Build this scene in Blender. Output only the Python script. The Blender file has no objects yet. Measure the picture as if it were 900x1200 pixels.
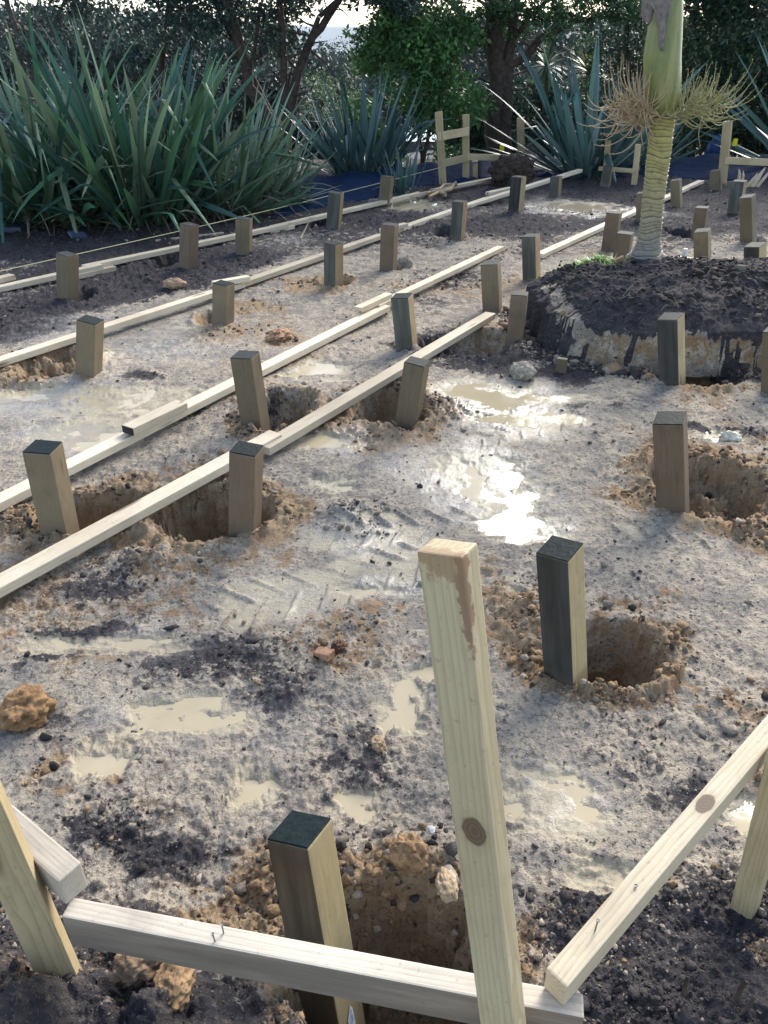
import bpy, bmesh, math, random
import numpy as np
from mathutils import Vector, Matrix

R = math.radians
random.seed(7)
rng = np.random.default_rng(7)
scene = bpy.context.scene
COL = scene.collection

# ------------------------------------------------------------------ camera
PITCH = R(31.3)
H = 1.9                      # lens height above the site, metres
F = 906.0                    # focal length in photo pixels (photo 900 x 1200)
cam_d = bpy.data.cameras.new("camera")
cam_d.sensor_fit = 'VERTICAL'
cam_d.sensor_height = 24.0
cam_d.lens = 24.0 * F / 1200.0
cam_d.clip_start = 0.05
cam_d.clip_end = 30000
cam = bpy.data.objects.new("camera", cam_d)
COL.objects.link(cam)
cam.location = (0, 0, H)
cam.rotation_euler = (R(90) - PITCH, 0, 0)
scene.camera = cam

# ------------------------------------------------------------------ light
SUN_ELEV = R(31)
SUN_AZ = R(28)               # clockwise from +Y (the view direction): from the right, a little ahead
world = bpy.data.worlds.new("World")
scene.world = world
world.use_nodes = True
wn = world.node_tree
bg = wn.nodes["Background"]
sky = wn.nodes.new("ShaderNodeTexSky")
sky.sky_type = 'NISHITA'
sky.sun_disc = False
sky.sun_elevation = SUN_ELEV
sky.sun_rotation = SUN_AZ
sky.air_density = 1.0
sky.dust_density = 1.0
sky.ozone_density = 1.5
hs = wn.nodes.new("ShaderNodeHueSaturation")
hs.inputs["Saturation"].default_value = 0.85
wn.links.new(sky.outputs[0], hs.inputs["Color"])
wn.links.new(hs.outputs[0], bg.inputs[0])
bg.inputs[1].default_value = 0.148
sl = bpy.data.lights.new("sun", 'SUN')
sl.energy = 3.1
sl.angle = R(34)
sl.color = (1.0, 0.94, 0.85)
so = bpy.data.objects.new("sun", sl)
COL.objects.link(so)
sd = Vector((math.sin(SUN_AZ) * math.cos(SUN_ELEV), math.cos(SUN_AZ) * math.cos(SUN_ELEV), math.sin(SUN_ELEV)))
so.rotation_euler = sd.to_track_quat('Z', 'Y').to_euler()
so.location = (8, 3, 9)
scene.view_settings.view_transform = 'Standard'
scene.view_settings.look = 'None'
scene.view_settings.gamma = 1.0
scene.view_settings.use_curve_mapping = False
scene.view_settings.exposure = 1.42
scene.render.engine = 'CYCLES'
scene.cycles.use_denoising = True
scene.cycles.max_bounces = 6
scene.cycles.diffuse_bounces = 3
scene.cycles.transparent_max_bounces = 8

# ------------------------------------------------------------------ survey helpers: photo measurements -> site coordinates
CP, SP = math.cos(PITCH), math.sin(PITCH)
def ray(px, py):
    v = (600 - py) / F
    return Vector(((px - 450) / F, CP + SP * v, -SP + CP * v))
def G(px, py, z=0.0):
    d = ray(px, py)
    t = (z - H) / d.z
    return Vector((d.x * t, d.y * t, z))
def AY(px, py, Y):
    d = ray(px, py)
    t = Y / d.y
    return Vector((d.x * t, Y, H + d.z * t))

# ------------------------------------------------------------------ numpy noise
def _h(ix, iy, seed):
    n = (ix.astype(np.int64) * 374761393 + iy.astype(np.int64) * 668265263 + seed * 1274126177) & 0xFFFFFFFF
    n = ((n ^ (n >> 13)) * 1274126177) & 0xFFFFFFFF
    n = (n ^ (n >> 16)) & 0xFFFFFFFF
    return n / 4294967295.0
def vnoise(x, y, seed=0):
    ix, iy = np.floor(x), np.floor(y)
    fx, fy = x - ix, y - iy
    fx = fx * fx * fx * (fx * (fx * 6 - 15) + 10)
    fy = fy * fy * fy * (fy * (fy * 6 - 15) + 10)
    a, b = _h(ix, iy, seed), _h(ix + 1, iy, seed)
    c, d = _h(ix, iy + 1, seed), _h(ix + 1, iy + 1, seed)
    return (a * (1 - fx) + b * fx) * (1 - fy) + (c * (1 - fx) + d * fx) * fy
def fbm(x, y, s, octv=4, seed=0, gain=0.5):
    t = 0; a = 1; n = 0
    ca, sa = math.cos(0.6), math.sin(0.6)
    for o in range(octv):
        t = t + a * vnoise(x * s + 17.3 * o, y * s - 9.1 * o, seed + o)
        n += a; a *= gain; s *= 2.03
        x, y = ca * x - sa * y, sa * x + ca * y
    return t / n                       # 0..1
def worley(x, y, s, seed=0):
    X, Y = x * s, y * s
    ix, iy = np.floor(X), np.floor(Y)
    best = np.full(X.shape, 9.0); bid = np.zeros(X.shape)
    for dx in (-1, 0, 1):
        for dy in (-1, 0, 1):
            cx, cy = ix + dx, iy + dy
            px = cx + _h(cx, cy, seed); py = cy + _h(cx, cy, seed + 5)
            d = np.hypot(X - px, Y - py)
            m = d < best
            best = np.where(m, d, best); bid = np.where(m, _h(cx, cy, seed + 9), bid)
    return best, bid
def sstep(a, b, v):
    t = np.clip((v - a) / (b - a), 0, 1)
    return t * t * (3 - 2 * t)

# ------------------------------------------------------------------ object helpers
def tag(o, label=None, cat=None, group=None, kind=None):
    if label: o["label"] = label
    if cat: o["category"] = cat
    if group: o["group"] = group
    if kind: o["kind"] = kind
    return o
def link(name, me, mat=None, parent=None, smooth=False):
    o = bpy.data.objects.new(name, me)
    COL.objects.link(o)
    if mat is not None: me.materials.append(mat)
    if parent is not None: o.parent = parent
    if smooth:
        me.polygons.foreach_set("use_smooth", np.ones(len(me.polygons), dtype=bool))
    return o
def empty(name, loc=(0, 0, 0), mat=None):
    o = bpy.data.objects.new(name, None)
    o.empty_display_size = 0.1
    COL.objects.link(o)
    if mat is not None: o.matrix_world = mat
    else: o.location = loc
    return o
def mesh_np(name, V, Fc):
    """V (n,3); Fc (m,k) faces all with k corners"""
    me = bpy.data.meshes.new(name)
    V = np.asarray(V, dtype=np.float32); Fc = np.asarray(Fc, dtype=np.int32)
    m, k = Fc.shape
    me.vertices.add(len(V)); me.vertices.foreach_set("co", V.ravel())
    me.loops.add(m * k); me.loops.foreach_set("vertex_index", Fc.ravel())
    me.polygons.add(m); me.polygons.foreach_set("loop_start", np.arange(0, m * k, k, dtype=np.int32))
    me.update(calc_edges=True)
    me.validate()
    return me
def vcol(me, name, C):
    C = np.asarray(C, dtype=np.float32)
    if C.shape[1] == 3: C = np.hstack([C, np.ones((len(C), 1), np.float32)])
    a = me.color_attributes.new(name, 'FLOAT_COLOR', 'POINT')
    a.data.foreach_set("color", C.ravel())
def bm_obj(name, bm, mat, parent=None, smooth=False):
    me = bpy.data.meshes.new(name)
    bm.normal_update(); bm.to_mesh(me); bm.free()
    return link(name, me, mat, parent, smooth)
def box_bm(sx, sy, z0, z1, bev=0.004, off=(0, 0), taper=None, seg=2, warp=0.0):
    bm = bmesh.new()
    g = bmesh.ops.create_cube(bm, size=1.0)
    for v in bm.verts:
        v.co.x = v.co.x * sx + off[0]; v.co.y = v.co.y * sy + off[1]
        v.co.z = z0 + (v.co.z + 0.5) * (z1 - z0)
    if bev:
        bmesh.ops.bevel(bm, geom=list(bm.edges), offset=bev, segments=seg, affect='EDGES', profile=0.6)
    return bm
def tube_np(pts, rad, n=7, cap=True):
    pts = [Vector(p) for p in pts]
    V = []; Fc = []
    up = Vector((0.13, 0.97, 0.21)).normalized()
    for i, p in enumerate(pts):
        a = pts[max(i - 1, 0)]; b = pts[min(i + 1, len(pts) - 1)]
        t = (b - a).normalized()
        s = t.cross(up)
        if s.length < 1e-3: s = t.cross(Vector((1, 0, 0)))
        s.normalize(); u = s.cross(t)
        r = rad[i] if hasattr(rad, '__len__') else rad
        for k in range(n):
            an = 2 * math.pi * k / n
            V.append(p + (s * math.cos(an) + u * math.sin(an)) * r)
    for i in range(len(pts) - 1):
        for k in range(n):
            a = i * n + k; b = i * n + (k + 1) % n
            Fc.append((a, b, b + n, a + n))
    if cap:
        for base, c in ((0, pts[0]), ((len(pts) - 1) * n, pts[-1])):
            ci = len(V); V.append(c)
            for k in range(n):
                Fc.append((base + k, base + (k + 1) % n, ci, ci) if base == 0 else (base + (k + 1) % n, base + k, ci, ci))
    return V, Fc
class MB:
    """collects tubes / polygons into one mesh"""
    def __init__(s): s.V = []; s.F = []
    def add(s, V, Fc):
        o = len(s.V); s.V += [tuple(v) for v in V]
        for f in Fc:
            q = []
            for i in f:
                if i + o not in q: q.append(i + o)
            s.F.append(q)
    def tube(s, pts, rad, n=6): s.add(*tube_np(pts, rad, n))
    def build(s, name, mat, parent=None, smooth=True):
        me = bpy.data.meshes.new(name); me.from_pydata(s.V, [], s.F); me.update()
        return link(name, me, mat, parent, smooth)

# ------------------------------------------------------------------ materials
def new_mat(name):
    m = bpy.data.materials.new(name); m.use_nodes = True
    nt = m.node_tree
    return m, nt, nt.nodes["Principled BSDF"]
def N(nt, t, **kw):
    n = nt.nodes.new(t)
    for k, v in kw.items(): setattr(n, k, v)
    return n
def ramp(nt, src, stops):
    r = N(nt, "ShaderNodeValToRGB")
    el = r.color_ramp.elements
    el[0].position, el[0].color = stops[0][0], (*stops[0][1], 1)
    el[1].position, el[1].color = stops[-1][0], (*stops[-1][1], 1)
    for p, c in stops[1:-1]:
        e = el.new(p); e.color = (*c, 1)
    nt.links.new(src, r.inputs[0])
    return r.outputs[0]
def mix(nt, f, a, b, mode='MIX'):
    m = N(nt, "ShaderNodeMix", data_type='RGBA', blend_type=mode)
    for s, v in ((0, f), (6, a), (7, b)):
        if isinstance(v, (int, float)): m.inputs[s].default_value = v
        elif isinstance(v, tuple): m.inputs[s].default_value = (*v, 1) if len(v) == 3 else v
        else: nt.links.new(v, m.inputs[s])
    return m.outputs[2]
def mth(nt, op, a, b=None, clamp=False):
    m = N(nt, "ShaderNodeMath", operation=op); m.use_clamp = clamp
    for i, v in enumerate((a, b)):
        if v is None: continue
        if isinstance(v, (int, float)): m.inputs[i].default_value = v
        else: nt.links.new(v, m.inputs[i])
    return m.outputs[0]
def noise(nt, vec, scale, detail=4, rough=0.55, dist=0.0):
    n = N(nt, "ShaderNodeTexNoise"); n.inputs["Scale"].default_value = scale
    n.inputs["Detail"].default_value = detail; n.inputs["Roughness"].default_value = rough
    n.inputs["Distortion"].default_value = dist
    if vec is not None: nt.links.new(vec, n.inputs["Vector"])
    return n.outputs["Fac"]
def srange(nt, v, a, b):
    m = N(nt, "ShaderNodeMapRange", interpolation_type='SMOOTHSTEP')
    m.inputs[1].default_value = a; m.inputs[2].default_value = b
    nt.links.new(v, m.inputs[0]); return m.outputs[0]
def bump(nt, b, h, strength, dist):
    n = N(nt, "ShaderNodeBump"); n.inputs["Strength"].default_value = strength; n.inputs["Distance"].default_value = dist
    nt.links.new(h, n.inputs["Height"]); nt.links.new(n.outputs[0], b.inputs["Normal"]); return n
def plain(name, col, rough=0.6, var=0.25, scale=20, spec=0.3, bmp=0.0):
    m, nt, b = new_mat(name)
    tc = N(nt, "ShaderNodeTexCoord")
    n = noise(nt, tc.outputs["Object"], scale, 5)
    c = ramp(nt, n, [(0.25, tuple(x * (1 - var) for x in col)), (0.75, tuple(min(1, x * (1 + var)) for x in col))])
    nt.links.new(c, b.inputs["Base Color"])
    b.inputs["Roughness"].default_value = rough; b.inputs["Specular IOR Level"].default_value = spec
    if bmp: bump(nt, b, n, bmp, 0.01)
    return m

def wood(name, light, dark, axis='X', ring=1.0, stain=0.3, stain_col=(0.06, 0.05, 0.04), knots=(), front=None, mud=0.0, auto_knots=True,
         patches=(), rough=0.62, grain=0.5):
    """solid timber: growth rings round an off-centre pith give streaks on the sides and rings on the ends"""
    m, nt, b = new_mat(name)
    L = nt.links
    tc = N(nt, "ShaderNodeTexCoord"); oi = N(nt, "ShaderNodeObjectInfo")
    P = tc.outputs["Object"]
    rnd = N(nt, "ShaderNodeVectorMath", operation='SCALE'); rnd.inputs[0].default_value = (37.0, 51.0, 23.0)
    L.new(oi.outputs["Random"], rnd.inputs[3])
    along = {'X': (0.11, 1, 1), 'Z': (1, 1, 0.11)}[axis]
    mp = N(nt, "ShaderNodeVectorMath", operation='MULTIPLY'); mp.inputs[1].default_value = along
    L.new(P, mp.inputs[0])
    mo = N(nt, "ShaderNodeVectorMath", operation='ADD'); L.new(mp.outputs[0], mo.inputs[0]); L.new(rnd.outputs[0], mo.inputs[1])
    S = mo.outputs[0]                                     # stretched + shuffled
    po = N(nt, "ShaderNodeVectorMath", operation='ADD'); L.new(P, po.inputs[0]); L.new(rnd.outputs[0], po.inputs[1])
    Q = po.outputs[0]
    # pith, shifted per piece
    pith = N(nt, "ShaderNodeVectorMath", operation='MULTIPLY_ADD')
    L.new(oi.outputs["Random"], pith.inputs[0])
    pith.inputs[1].default_value = (0.05, 0.05, 0.03); pith.inputs[2].default_value = (0.02, -0.06, -0.05) if axis == 'X' else (0.03, -0.055, 0)
    rel = N(nt, "ShaderNodeVectorMath", operation='ADD'); L.new(mp.outputs[0], rel.inputs[0]); L.new(pith.outputs[0], rel.inputs[1])
    wob = noise(nt, S, 9, 3)
    sep = N(nt, "ShaderNodeSeparateXYZ"); L.new(rel.outputs[0], sep.inputs[0])
    a, c = ('Y', 'Z') if axis == 'X' else ('X', 'Y')
    r2 = mth(nt, 'SQRT', mth(nt, 'ADD', mth(nt, 'POWER', sep.outputs[a], 2.0), mth(nt, 'POWER', sep.outputs[c], 2.0)))
    rr = mth(nt, 'ADD', r2, mth(nt, 'MULTIPLY', wob, 0.05))
    fr = mth(nt, 'FRACT', mth(nt, 'MULTIPLY', rr, 125.0 * ring))
    late = mth(nt, 'POWER', fr, 3.0)
    fib = noise(nt, S, 160, 3, 0.6)
    blotch = noise(nt, Q, 3.2, 4)
    col = mix(nt, srange(nt, blotch, 0.3, 0.7), light, tuple(0.82 * x + 0.18 * y for x, y in zip(light, dark)))
    col = mix(nt, mth(nt, 'MULTIPLY', late, grain), col, dark)
    big = noise(nt, Q, 1.7, 3)
    col = mix(nt, mth(nt, 'MULTIPLY', srange(nt, big, 0.40, 0.68), 0.35), col, tuple(0.55 * x for x in dark))
    drip = noise(nt, S, 34, 3, .6)
    col = mix(nt, mth(nt, 'MULTIPLY', srange(nt, drip, 0.55, 0.72), stain * 0.9), col, stain_col)
    col = mix(nt, mth(nt, 'MULTIPLY', srange(nt, fib, 0.45, 0.75), 0.3), col, dark)
    if auto_knots:
        vm = N(nt, "ShaderNodeVectorMath", operation='MULTIPLY')
        vm.inputs[1].default_value = (1.5, 9, 9) if axis == 'X' else (9, 9, 2.2)
        L.new(Q, vm.inputs[0])
        vo = N(nt, "ShaderNodeTexVoronoi"); vo.inputs["Scale"].default_value = 1.0; vo.inputs["Randomness"].default_value = 1.0
        L.new(vm.outputs[0], vo.inputs["Vector"])
        k = mth(nt, 'SUBTRACT', 1.0, srange(nt, vo.outputs["Distance"], 0.07, 0.17))
        col = mix(nt, mth(nt, 'MULTIPLY', k, 0.75), col, (0.12, 0.055, 0.025))
    for (kx, ky, kz, ra, rc) in knots:                     # one real knot: rings, dark heart
        vs = N(nt, "ShaderNodeVectorMath", operation='SUBTRACT'); vs.inputs[1].default_value = (kx, ky, kz); L.new(P, vs.inputs[0])
        vd = N(nt, "ShaderNodeVectorMath", operation='MULTIPLY')
        inv = (1 / ra, 1 / rc, 1 / rc) if axis == 'X' else (1 / rc, 1 / rc, 1 / ra)
        vd.inputs[1].default_value = inv; L.new(vs.outputs[0], vd.inputs[0])
        ln = N(nt, "ShaderNodeVectorMath", operation='LENGTH'); L.new(vd.outputs[0], ln.inputs[0])
        d = mth(nt, 'ADD', ln.outputs["Value"], mth(nt, 'MULTIPLY', noise(nt, P, 90, 3), 0.3))
        kr = mth(nt, 'FRACT', mth(nt, 'MULTIPLY', d, 3.2))
        kc = mix(nt, kr, (0.016, 0.008, 0.009), (0.105, 0.058, 0.046))
        col = mix(nt, mth(nt, 'SUBTRACT', 1.0, srange(nt, d, 1.0, 1.25)), col, kc)
        col = mix(nt, mth(nt, 'MULTIPLY', mth(nt, 'SUBTRACT', 1.0, srange(nt, d, 1.1, 2.0)), 0.3), col, dark)
    for (kx, ky, kz, sx_, sy_, sz_, pc, pf) in patches:        # bark or resin patch with a ragged edge
        vs = N(nt, "ShaderNodeVectorMath", operation='SUBTRACT'); vs.inputs[1].default_value = (kx, ky, kz); L.new(P, vs.inputs[0])
        vd = N(nt, "ShaderNodeVectorMath", operation='MULTIPLY'); vd.inputs[1].default_value = (1 / sx_, 1 / sy_, 1 / sz_); L.new(vs.outputs[0], vd.inputs[0])
        ln = N(nt, "ShaderNodeVectorMath", operation='LENGTH'); L.new(vd.outputs[0], ln.inputs[0])
        d = mth(nt, 'ADD', ln.outputs["Value"], mth(nt, 'MULTIPLY', mth(nt, 'SUBTRACT', noise(nt, P, 55, 6, .7), 0.5), 2.6))
        col = mix(nt, mth(nt, 'MULTIPLY', mth(nt, 'SUBTRACT', 1.0, srange(nt, d, 0.75, 1.05)), pf), col, pc)
    st = srange(nt, noise(nt, Q, 7, 5, 0.65), 0.5, 0.75)
    col = mix(nt, mth(nt, 'MULTIPLY', st, stain), col, stain_col)
    if front is not None:                                 # dark front face: pile stain, rail mud, and shade painted into the colour
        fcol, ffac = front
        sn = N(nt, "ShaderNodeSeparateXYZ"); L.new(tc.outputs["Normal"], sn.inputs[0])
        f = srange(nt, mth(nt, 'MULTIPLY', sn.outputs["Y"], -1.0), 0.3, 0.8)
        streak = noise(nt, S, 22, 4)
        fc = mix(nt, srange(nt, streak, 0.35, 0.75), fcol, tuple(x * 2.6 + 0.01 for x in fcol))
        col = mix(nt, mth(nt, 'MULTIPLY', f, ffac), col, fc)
    if mud:
        sz = N(nt, "ShaderNodeSeparateXYZ"); L.new(P, sz.inputs[0])
        md = mth(nt, 'ADD', sz.outputs["Z"], mth(nt, 'MULTIPLY', noise(nt, Q, 22, 4), 0.12))
        mf = mth(nt, 'SUBTRACT', 1.0, srange(nt, md, 0.05, 0.14))
        col = mix(nt, mth(nt, 'MULTIPLY', mf, mud), col, (0.17, 0.13, 0.09))
    vr = N(nt, "ShaderNodeMapRange"); vr.inputs[3].default_value = 0.74; vr.inputs[4].default_value = 1.16; L.new(oi.outputs["Random"], vr.inputs[0])
    vc = N(nt, "ShaderNodeCombineColor")
    for k_ in range(3): L.new(vr.outputs[0], vc.inputs[k_])
    col = mix(nt, 1.0, col, vc.outputs[0], 'MULTIPLY')
    # fine dirt and handling marks
    col = mix(nt, mth(nt, 'MULTIPLY', srange(nt, noise(nt, Q, 75, 4, .7), 0.60, 0.70), 0.35), col, (0.10, 0.08, 0.065))
    L.new(col, b.inputs["Base Color"])
    b.inputs["Roughness"].default_value = rough
    b.inputs["Specular IOR Level"].default_value = 0.3
    hgt = mth(nt, 'ADD', mth(nt, 'MULTIPLY', fib, 0.6), mth(nt, 'MULTIPLY', late, -0.3))
    bump(nt, b, hgt, 0.30, 0.0015)
    return m

PINE_L, PINE_D = (0.60, 0.47, 0.29), (0.30, 0.19, 0.09)
M = {}
M['pine'] = wood('sawn_pine', (0.69, 0.595, 0.44), (0.43, 0.32, 0.20), 'X', stain=0.16, stain_col=(0.22, 0.17, 0.12))
M['rail'] = wood('rail_pine', (0.60, 0.53, 0.42), (0.33, 0.27, 0.21), 'X', ring=1.0, stain=0.30, stain_col=(0.16, 0.13, 0.11), front=((0.075, 0.058, 0.045), 0.8))  # front colour mixes mud with the shade of that side
M['peg'] = wood('peg_pine', (0.48, 0.385, 0.225), (0.25, 0.17, 0.08), 'Z', stain=0.2, stain_col=(0.2, 0.15, 0.09))
M['pile_brown'] = wood('treated_pile_brown', (0.20, 0.143, 0.092), (0.098, 0.066, 0.042), 'Z', grain=0.25, stain=0.4, mud=0.7)
M['pile_grey'] = wood('treated_pile_grey', (0.215, 0.165, 0.10), (0.10, 0.078, 0.05), 'Z', grain=0.25, stain=0.45, stain_col=(0.07, 0.075, 0.06), mud=0.6)
M['pile_dark'] = wood('treated_pile_stain_shade', (0.46, 0.37, 0.20), (0.26, 0.18, 0.09), 'Z', stain=0.2, mud=0.45, front=((0.014, 0.016, 0.018), 0.95))  # black front: stain plus painted shade, other sides left pale
M['pile_blue'] = wood('treated_pile_blue_face', (0.34, 0.25, 0.14), (0.18, 0.12, 0.06), 'Z', stain=0.3, mud=0.5, front=((0.032, 0.040, 0.038), 0.88))  # blue-grey front: stain with shade put into its colour
M['endpaint'] = plain('pile_end_paint', (0.005, 0.012, 0.013), 0.6, 0.6, 60, 0.12, 0.3)
M['endgrey'] = plain('pile_end_weathered', (0.018, 0.023, 0.022), 0.75, 0.5, 50, 0.3, 0.2)
M['nail'] = plain('nail_steel', (0.18, 0.17, 0.17), 0.35, 0.2, 60, 0.5)

def soil_mat(name, attr=True):
    m, nt, b = new_mat(name)
    L = nt.links
    geo = N(nt, "ShaderNodeNewGeometry"); P = geo.outputs["Position"]
    at = N(nt, "ShaderNodeAttribute"); at.attribute_name = "soil"
    sp = N(nt, "ShaderNodeSeparateColor"); L.new(at.outputs["Color"], sp.inputs[0])
    clay, dark, wet = sp.outputs[0], sp.outputs[1], sp.outputs[2]
    n1 = noise(nt, P, 2.3, 5); n2 = noise(nt, P, 13, 6, 0.65); n3 = noise(nt, P, 55, 5, 0.7); n4 = noise(nt, P, 170, 4, 0.7)
    n5 = noise(nt, P, 7.5, 6, 0.7)
    base = mix(nt, srange(nt, n1, 0.35, 0.65), (0.250, 0.221, 0.188), (0.365, 0.312, 0.246))
    base = mix(nt, mth(nt, 'MULTIPLY', srange(nt, n5, 0.47, 0.56), 0.85), base, (0.45, 0.377, 0.282))            # drying tan crust
    base = mix(nt, mth(nt, 'MULTIPLY', srange(nt, n2, 0.50, 0.62), 0.75), base, (0.185, 0.168, 0.15))            # grey wet mud
    base = mix(nt, mth(nt, 'MULTIPLY', srange(nt, n3, 0.52, 0.62), 0.75), base, (0.105, 0.090, 0.075))
    base = mix(nt, mth(nt, 'MULTIPLY', srange(nt, n4, 0.55, 0.68), 0.45), base, (0.53, 0.455, 0.355))
    spk = mth(nt, 'MULTIPLY', srange(nt, noise(nt, P, 42, 4, 0.75), 0.585, 0.63), srange(nt, noise(nt, P, 3.1, 4), 0.38, 0.58))
    base = mix(nt, mth(nt, 'MULTIPLY', spk, 0.92), base, (0.045, 0.040, 0.044))
    cl = mix(nt, srange(nt, n2, 0.3, 0.7), (0.37, 0.275, 0.17), (0.25, 0.17, 0.10))
    cl = mix(nt, mth(nt, 'MULTIPLY', srange(nt, n3, 0.5, 0.7), 0.7), cl, (0.11, 0.065, 0.04))
    cl = mix(nt, mth(nt, 'MULTIPLY', srange(nt, n4, 0.55, 0.7), 0.5), cl, (0.52, 0.41, 0.28))
    dk = mix(nt, srange(nt, n2, 0.3, 0.7), (0.030, 0.029, 0.036), (0.062, 0.055, 0.055))
    dk = mix(nt, mth(nt, 'MULTIPLY', srange(nt, n3, 0.54, 0.64), 0.55), dk, (0.17, 0.14, 0.115))
    dk = mix(nt, mth(nt, 'MULTIPLY', srange(nt, n4, 0.60, 0.68), 0.45), dk, (0.36, 0.30, 0.24))
    mixn = mth(nt, 'ADD', mth(nt, 'MULTIPLY', n2, 0.75), mth(nt, 'MULTIPLY', n3, 0.45))
    mixw = mth(nt, 'MULTIPLY', mth(nt, 'SUBTRACT', mixn, 0.6), 1.9)
    def fac(v): return srange(nt, mth(nt, 'ADD', v, mixw), 0.26, 0.50)
    col = mix(nt, fac(clay), base, cl)
    ora = srange(nt, noise(nt, P, 6.5, 4, .6), 0.56, 0.68)
    col = mix(nt, mth(nt, 'MULTIPLY', mth(nt, 'MULTIPLY', ora, fac(clay)), 0.5), col, (0.36, 0.205, 0.10))
    dkf = fac(dark)
    col = mix(nt, dkf, col, dk)
    wetf = srange(nt, mth(nt, 'ADD', wet, mth(nt, 'MULTIPLY', mth(nt, 'SUBTRACT', n2, 0.5), 0.8)), 0.25, 0.75)
    silt = srange(nt, mth(nt, 'ADD', at.outputs["Alpha"], mth(nt, 'MULTIPLY', mth(nt, 'SUBTRACT', n5, 0.5), 1.1)), 0.30, 0.75)
    col = mix(nt, mth(nt, 'MULTIPLY', silt, 0.75), col, (0.40, 0.335, 0.215))
    wetf = mth(nt, 'MAXIMUM', wetf, mth(nt, 'MULTIPLY', silt, 0.6))
    col = mix(nt, mth(nt, 'MULTIPLY', wetf, 0.22), col, (0.20, 0.18, 0.15))
    L.new(col, b.inputs["Base Color"])
    rg = mth(nt, 'SUBTRACT', 0.9, mth(nt, 'MULTIPLY', wetf, 0.68))
    L.new(rg, b.inputs["Roughness"])
    L.new(mth(nt, 'ADD', 0.15, mth(nt, 'MULTIPLY', wetf, 0.4)), b.inputs["Specular IOR Level"])
    hh = mth(nt, 'ADD', mth(nt, 'MULTIPLY', n3, 1.0), mth(nt, 'MULTIPLY', n4, 0.4))
    bn = bump(nt, b, hh, 0.75, 0.018)
    L.new(mth(nt, 'SUBTRACT', 0.85, mth(nt, 'MULTIPLY', wetf, 0.6)), bn.inputs["Strength"])
    return m
M['soil'] = soil_mat('site_soil')
def attr_mat(name, attr, rough=0.9, scale=160, bmp=1.0, var=0.5):
    m, nt, b = new_mat(name)
    geo = N(nt, "ShaderNodeNewGeometry")
    at = N(nt, "ShaderNodeAttribute"); at.attribute_name = attr
    n = noise(nt, geo.outputs["Position"], scale, 4, 0.7)
    c = mix(nt, 1.0, at.outputs["Color"], ramp(nt, n, [(0.3, (1 - var,) * 3), (0.7, (1 + var * 0.6,) * 3)]), 'MULTIPLY')
    nt.links.new(c, b.inputs["Base Color"]); b.inputs["Roughness"].default_value = rough
    b.inputs["Specular IOR Level"].default_value = 0.2
    if bmp: bump(nt, b, n, bmp, 0.008)
    return m
M['crumb'] = attr_mat('soil_crumb', 'tint')

# ------------------------------------------------------------------ site description (photo measurements)
# holes: rim box x0,x1,yfar,ynear, depth, clay
HOLES = [
    (640, 778, 728, 806, 0.50, 0.8), (178, 322, 572, 634, 0.38, 0.8), (48, 190, 572, 627, 0.26, 0.8),
    (288, 368, 462, 506, 0.24, 0.7), (412, 500, 450, 504, 0.28, 0.9), (765, 905, 543, 612, 0.22, 0.9),
    (768, 868, 424, 458, 0.25, 0.6), (488, 604, 388, 424, 0.16, 0.1), (18, 108, 408, 446, 0.12, 1.0),
    (228, 268, 362, 382, 0.10, 0.7), (375, 412, 322, 336, 0.08, 0.6), (85, 112, 338, 352, 0.10, 0.0),
    (180, 215, 296, 314, 0.12, 0.0), (455, 482, 304, 316, 0.08, 0.2), (505, 535, 268, 280, 0.12, 0.0),
    (360, 388, 258, 268, 0.12, 0.0), (778, 812, 268, 280, 0.15, 0.0), (860, 900, 278, 287, 0.12, 0.0),
]
# puddles: px, py, rx, ry (photo px), wetter = brighter milk
PUDDLES = [(152, 469, 52, 18), (104, 508, 42, 16), (212, 834, 52, 21), (118, 890, 34, 19), (292, 921, 22, 24), (467, 832, 27, 32),
           (655, 941, 52, 33), (700, 1027, 36, 20), (565, 560, 44, 22), (600, 588, 30, 16), (612, 620, 40, 16), (598, 464, 62, 10), (545, 455, 30, 9),
           (612, 487, 48, 8), (165, 754, 46, 9), (62, 755, 24, 10), (372, 434, 32, 9), (384, 566, 26, 8), (376, 518, 34, 7),
           (872, 952, 34, 20), (415, 945, 22, 16), (40, 462, 44, 7), (600, 606, 30, 6),
           (430, 690, 26, 6), (850, 512, 20, 5), (500, 785, 22, 10), (480, 240, 30, 5), (680, 242, 34, 6)]
DARK = [(250, 770, 90, 30, .75), (120, 740, 60, 20, .6), (300, 800, 60, 40, .6), (60, 790, 40, 16, .5), (480, 650, 40, 18, .45), (540, 700, 30, 22, .5),
        (230, 1020, 70, 40, .8), (150, 1000, 60, 25, .7), (90, 1150, 150, 60, .9), (250, 1180, 60, 40, .6), (745, 1090, 90, 60, .9), (850, 1060, 80, 50, .9),
        (560, 477, 30, 9, 1.0), (655, 476, 60, 9, 1.0), (830, 502, 44, 6, 1.0), (520, 470, 20, 8, .7), (590, 500, 40, 8, .4), (165, 445, 30, 10, .8), (205, 480, 22, 8, .8),
        (720, 900, 60, 30, .45), (640, 890, 50, 20, .35), (800, 940, 60, 30, .5), (700, 850, 60, 20, .35), (400, 870, 60, 40, .4), (560, 960, 40, 50, .4), (640, 1000, 50, 40, .35),
        (70, 860, 50, 25, .5), (560, 425, 60, 16, .9), (500, 400, 50, 14, .8), (640, 440, 60, 10, .8), (480, 350, 40, 16, .5), (540, 330, 60, 14, .45), (330, 430, 40, 12, .3),
        (570, 300, 60, 14, .4), (860, 440, 40, 12, .6), (310, 470, 30, 18, .3), (365, 405, 40, 14, .3), (150, 690, 60, 14, .35), (30, 700, 40, 20, .3)]
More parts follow.
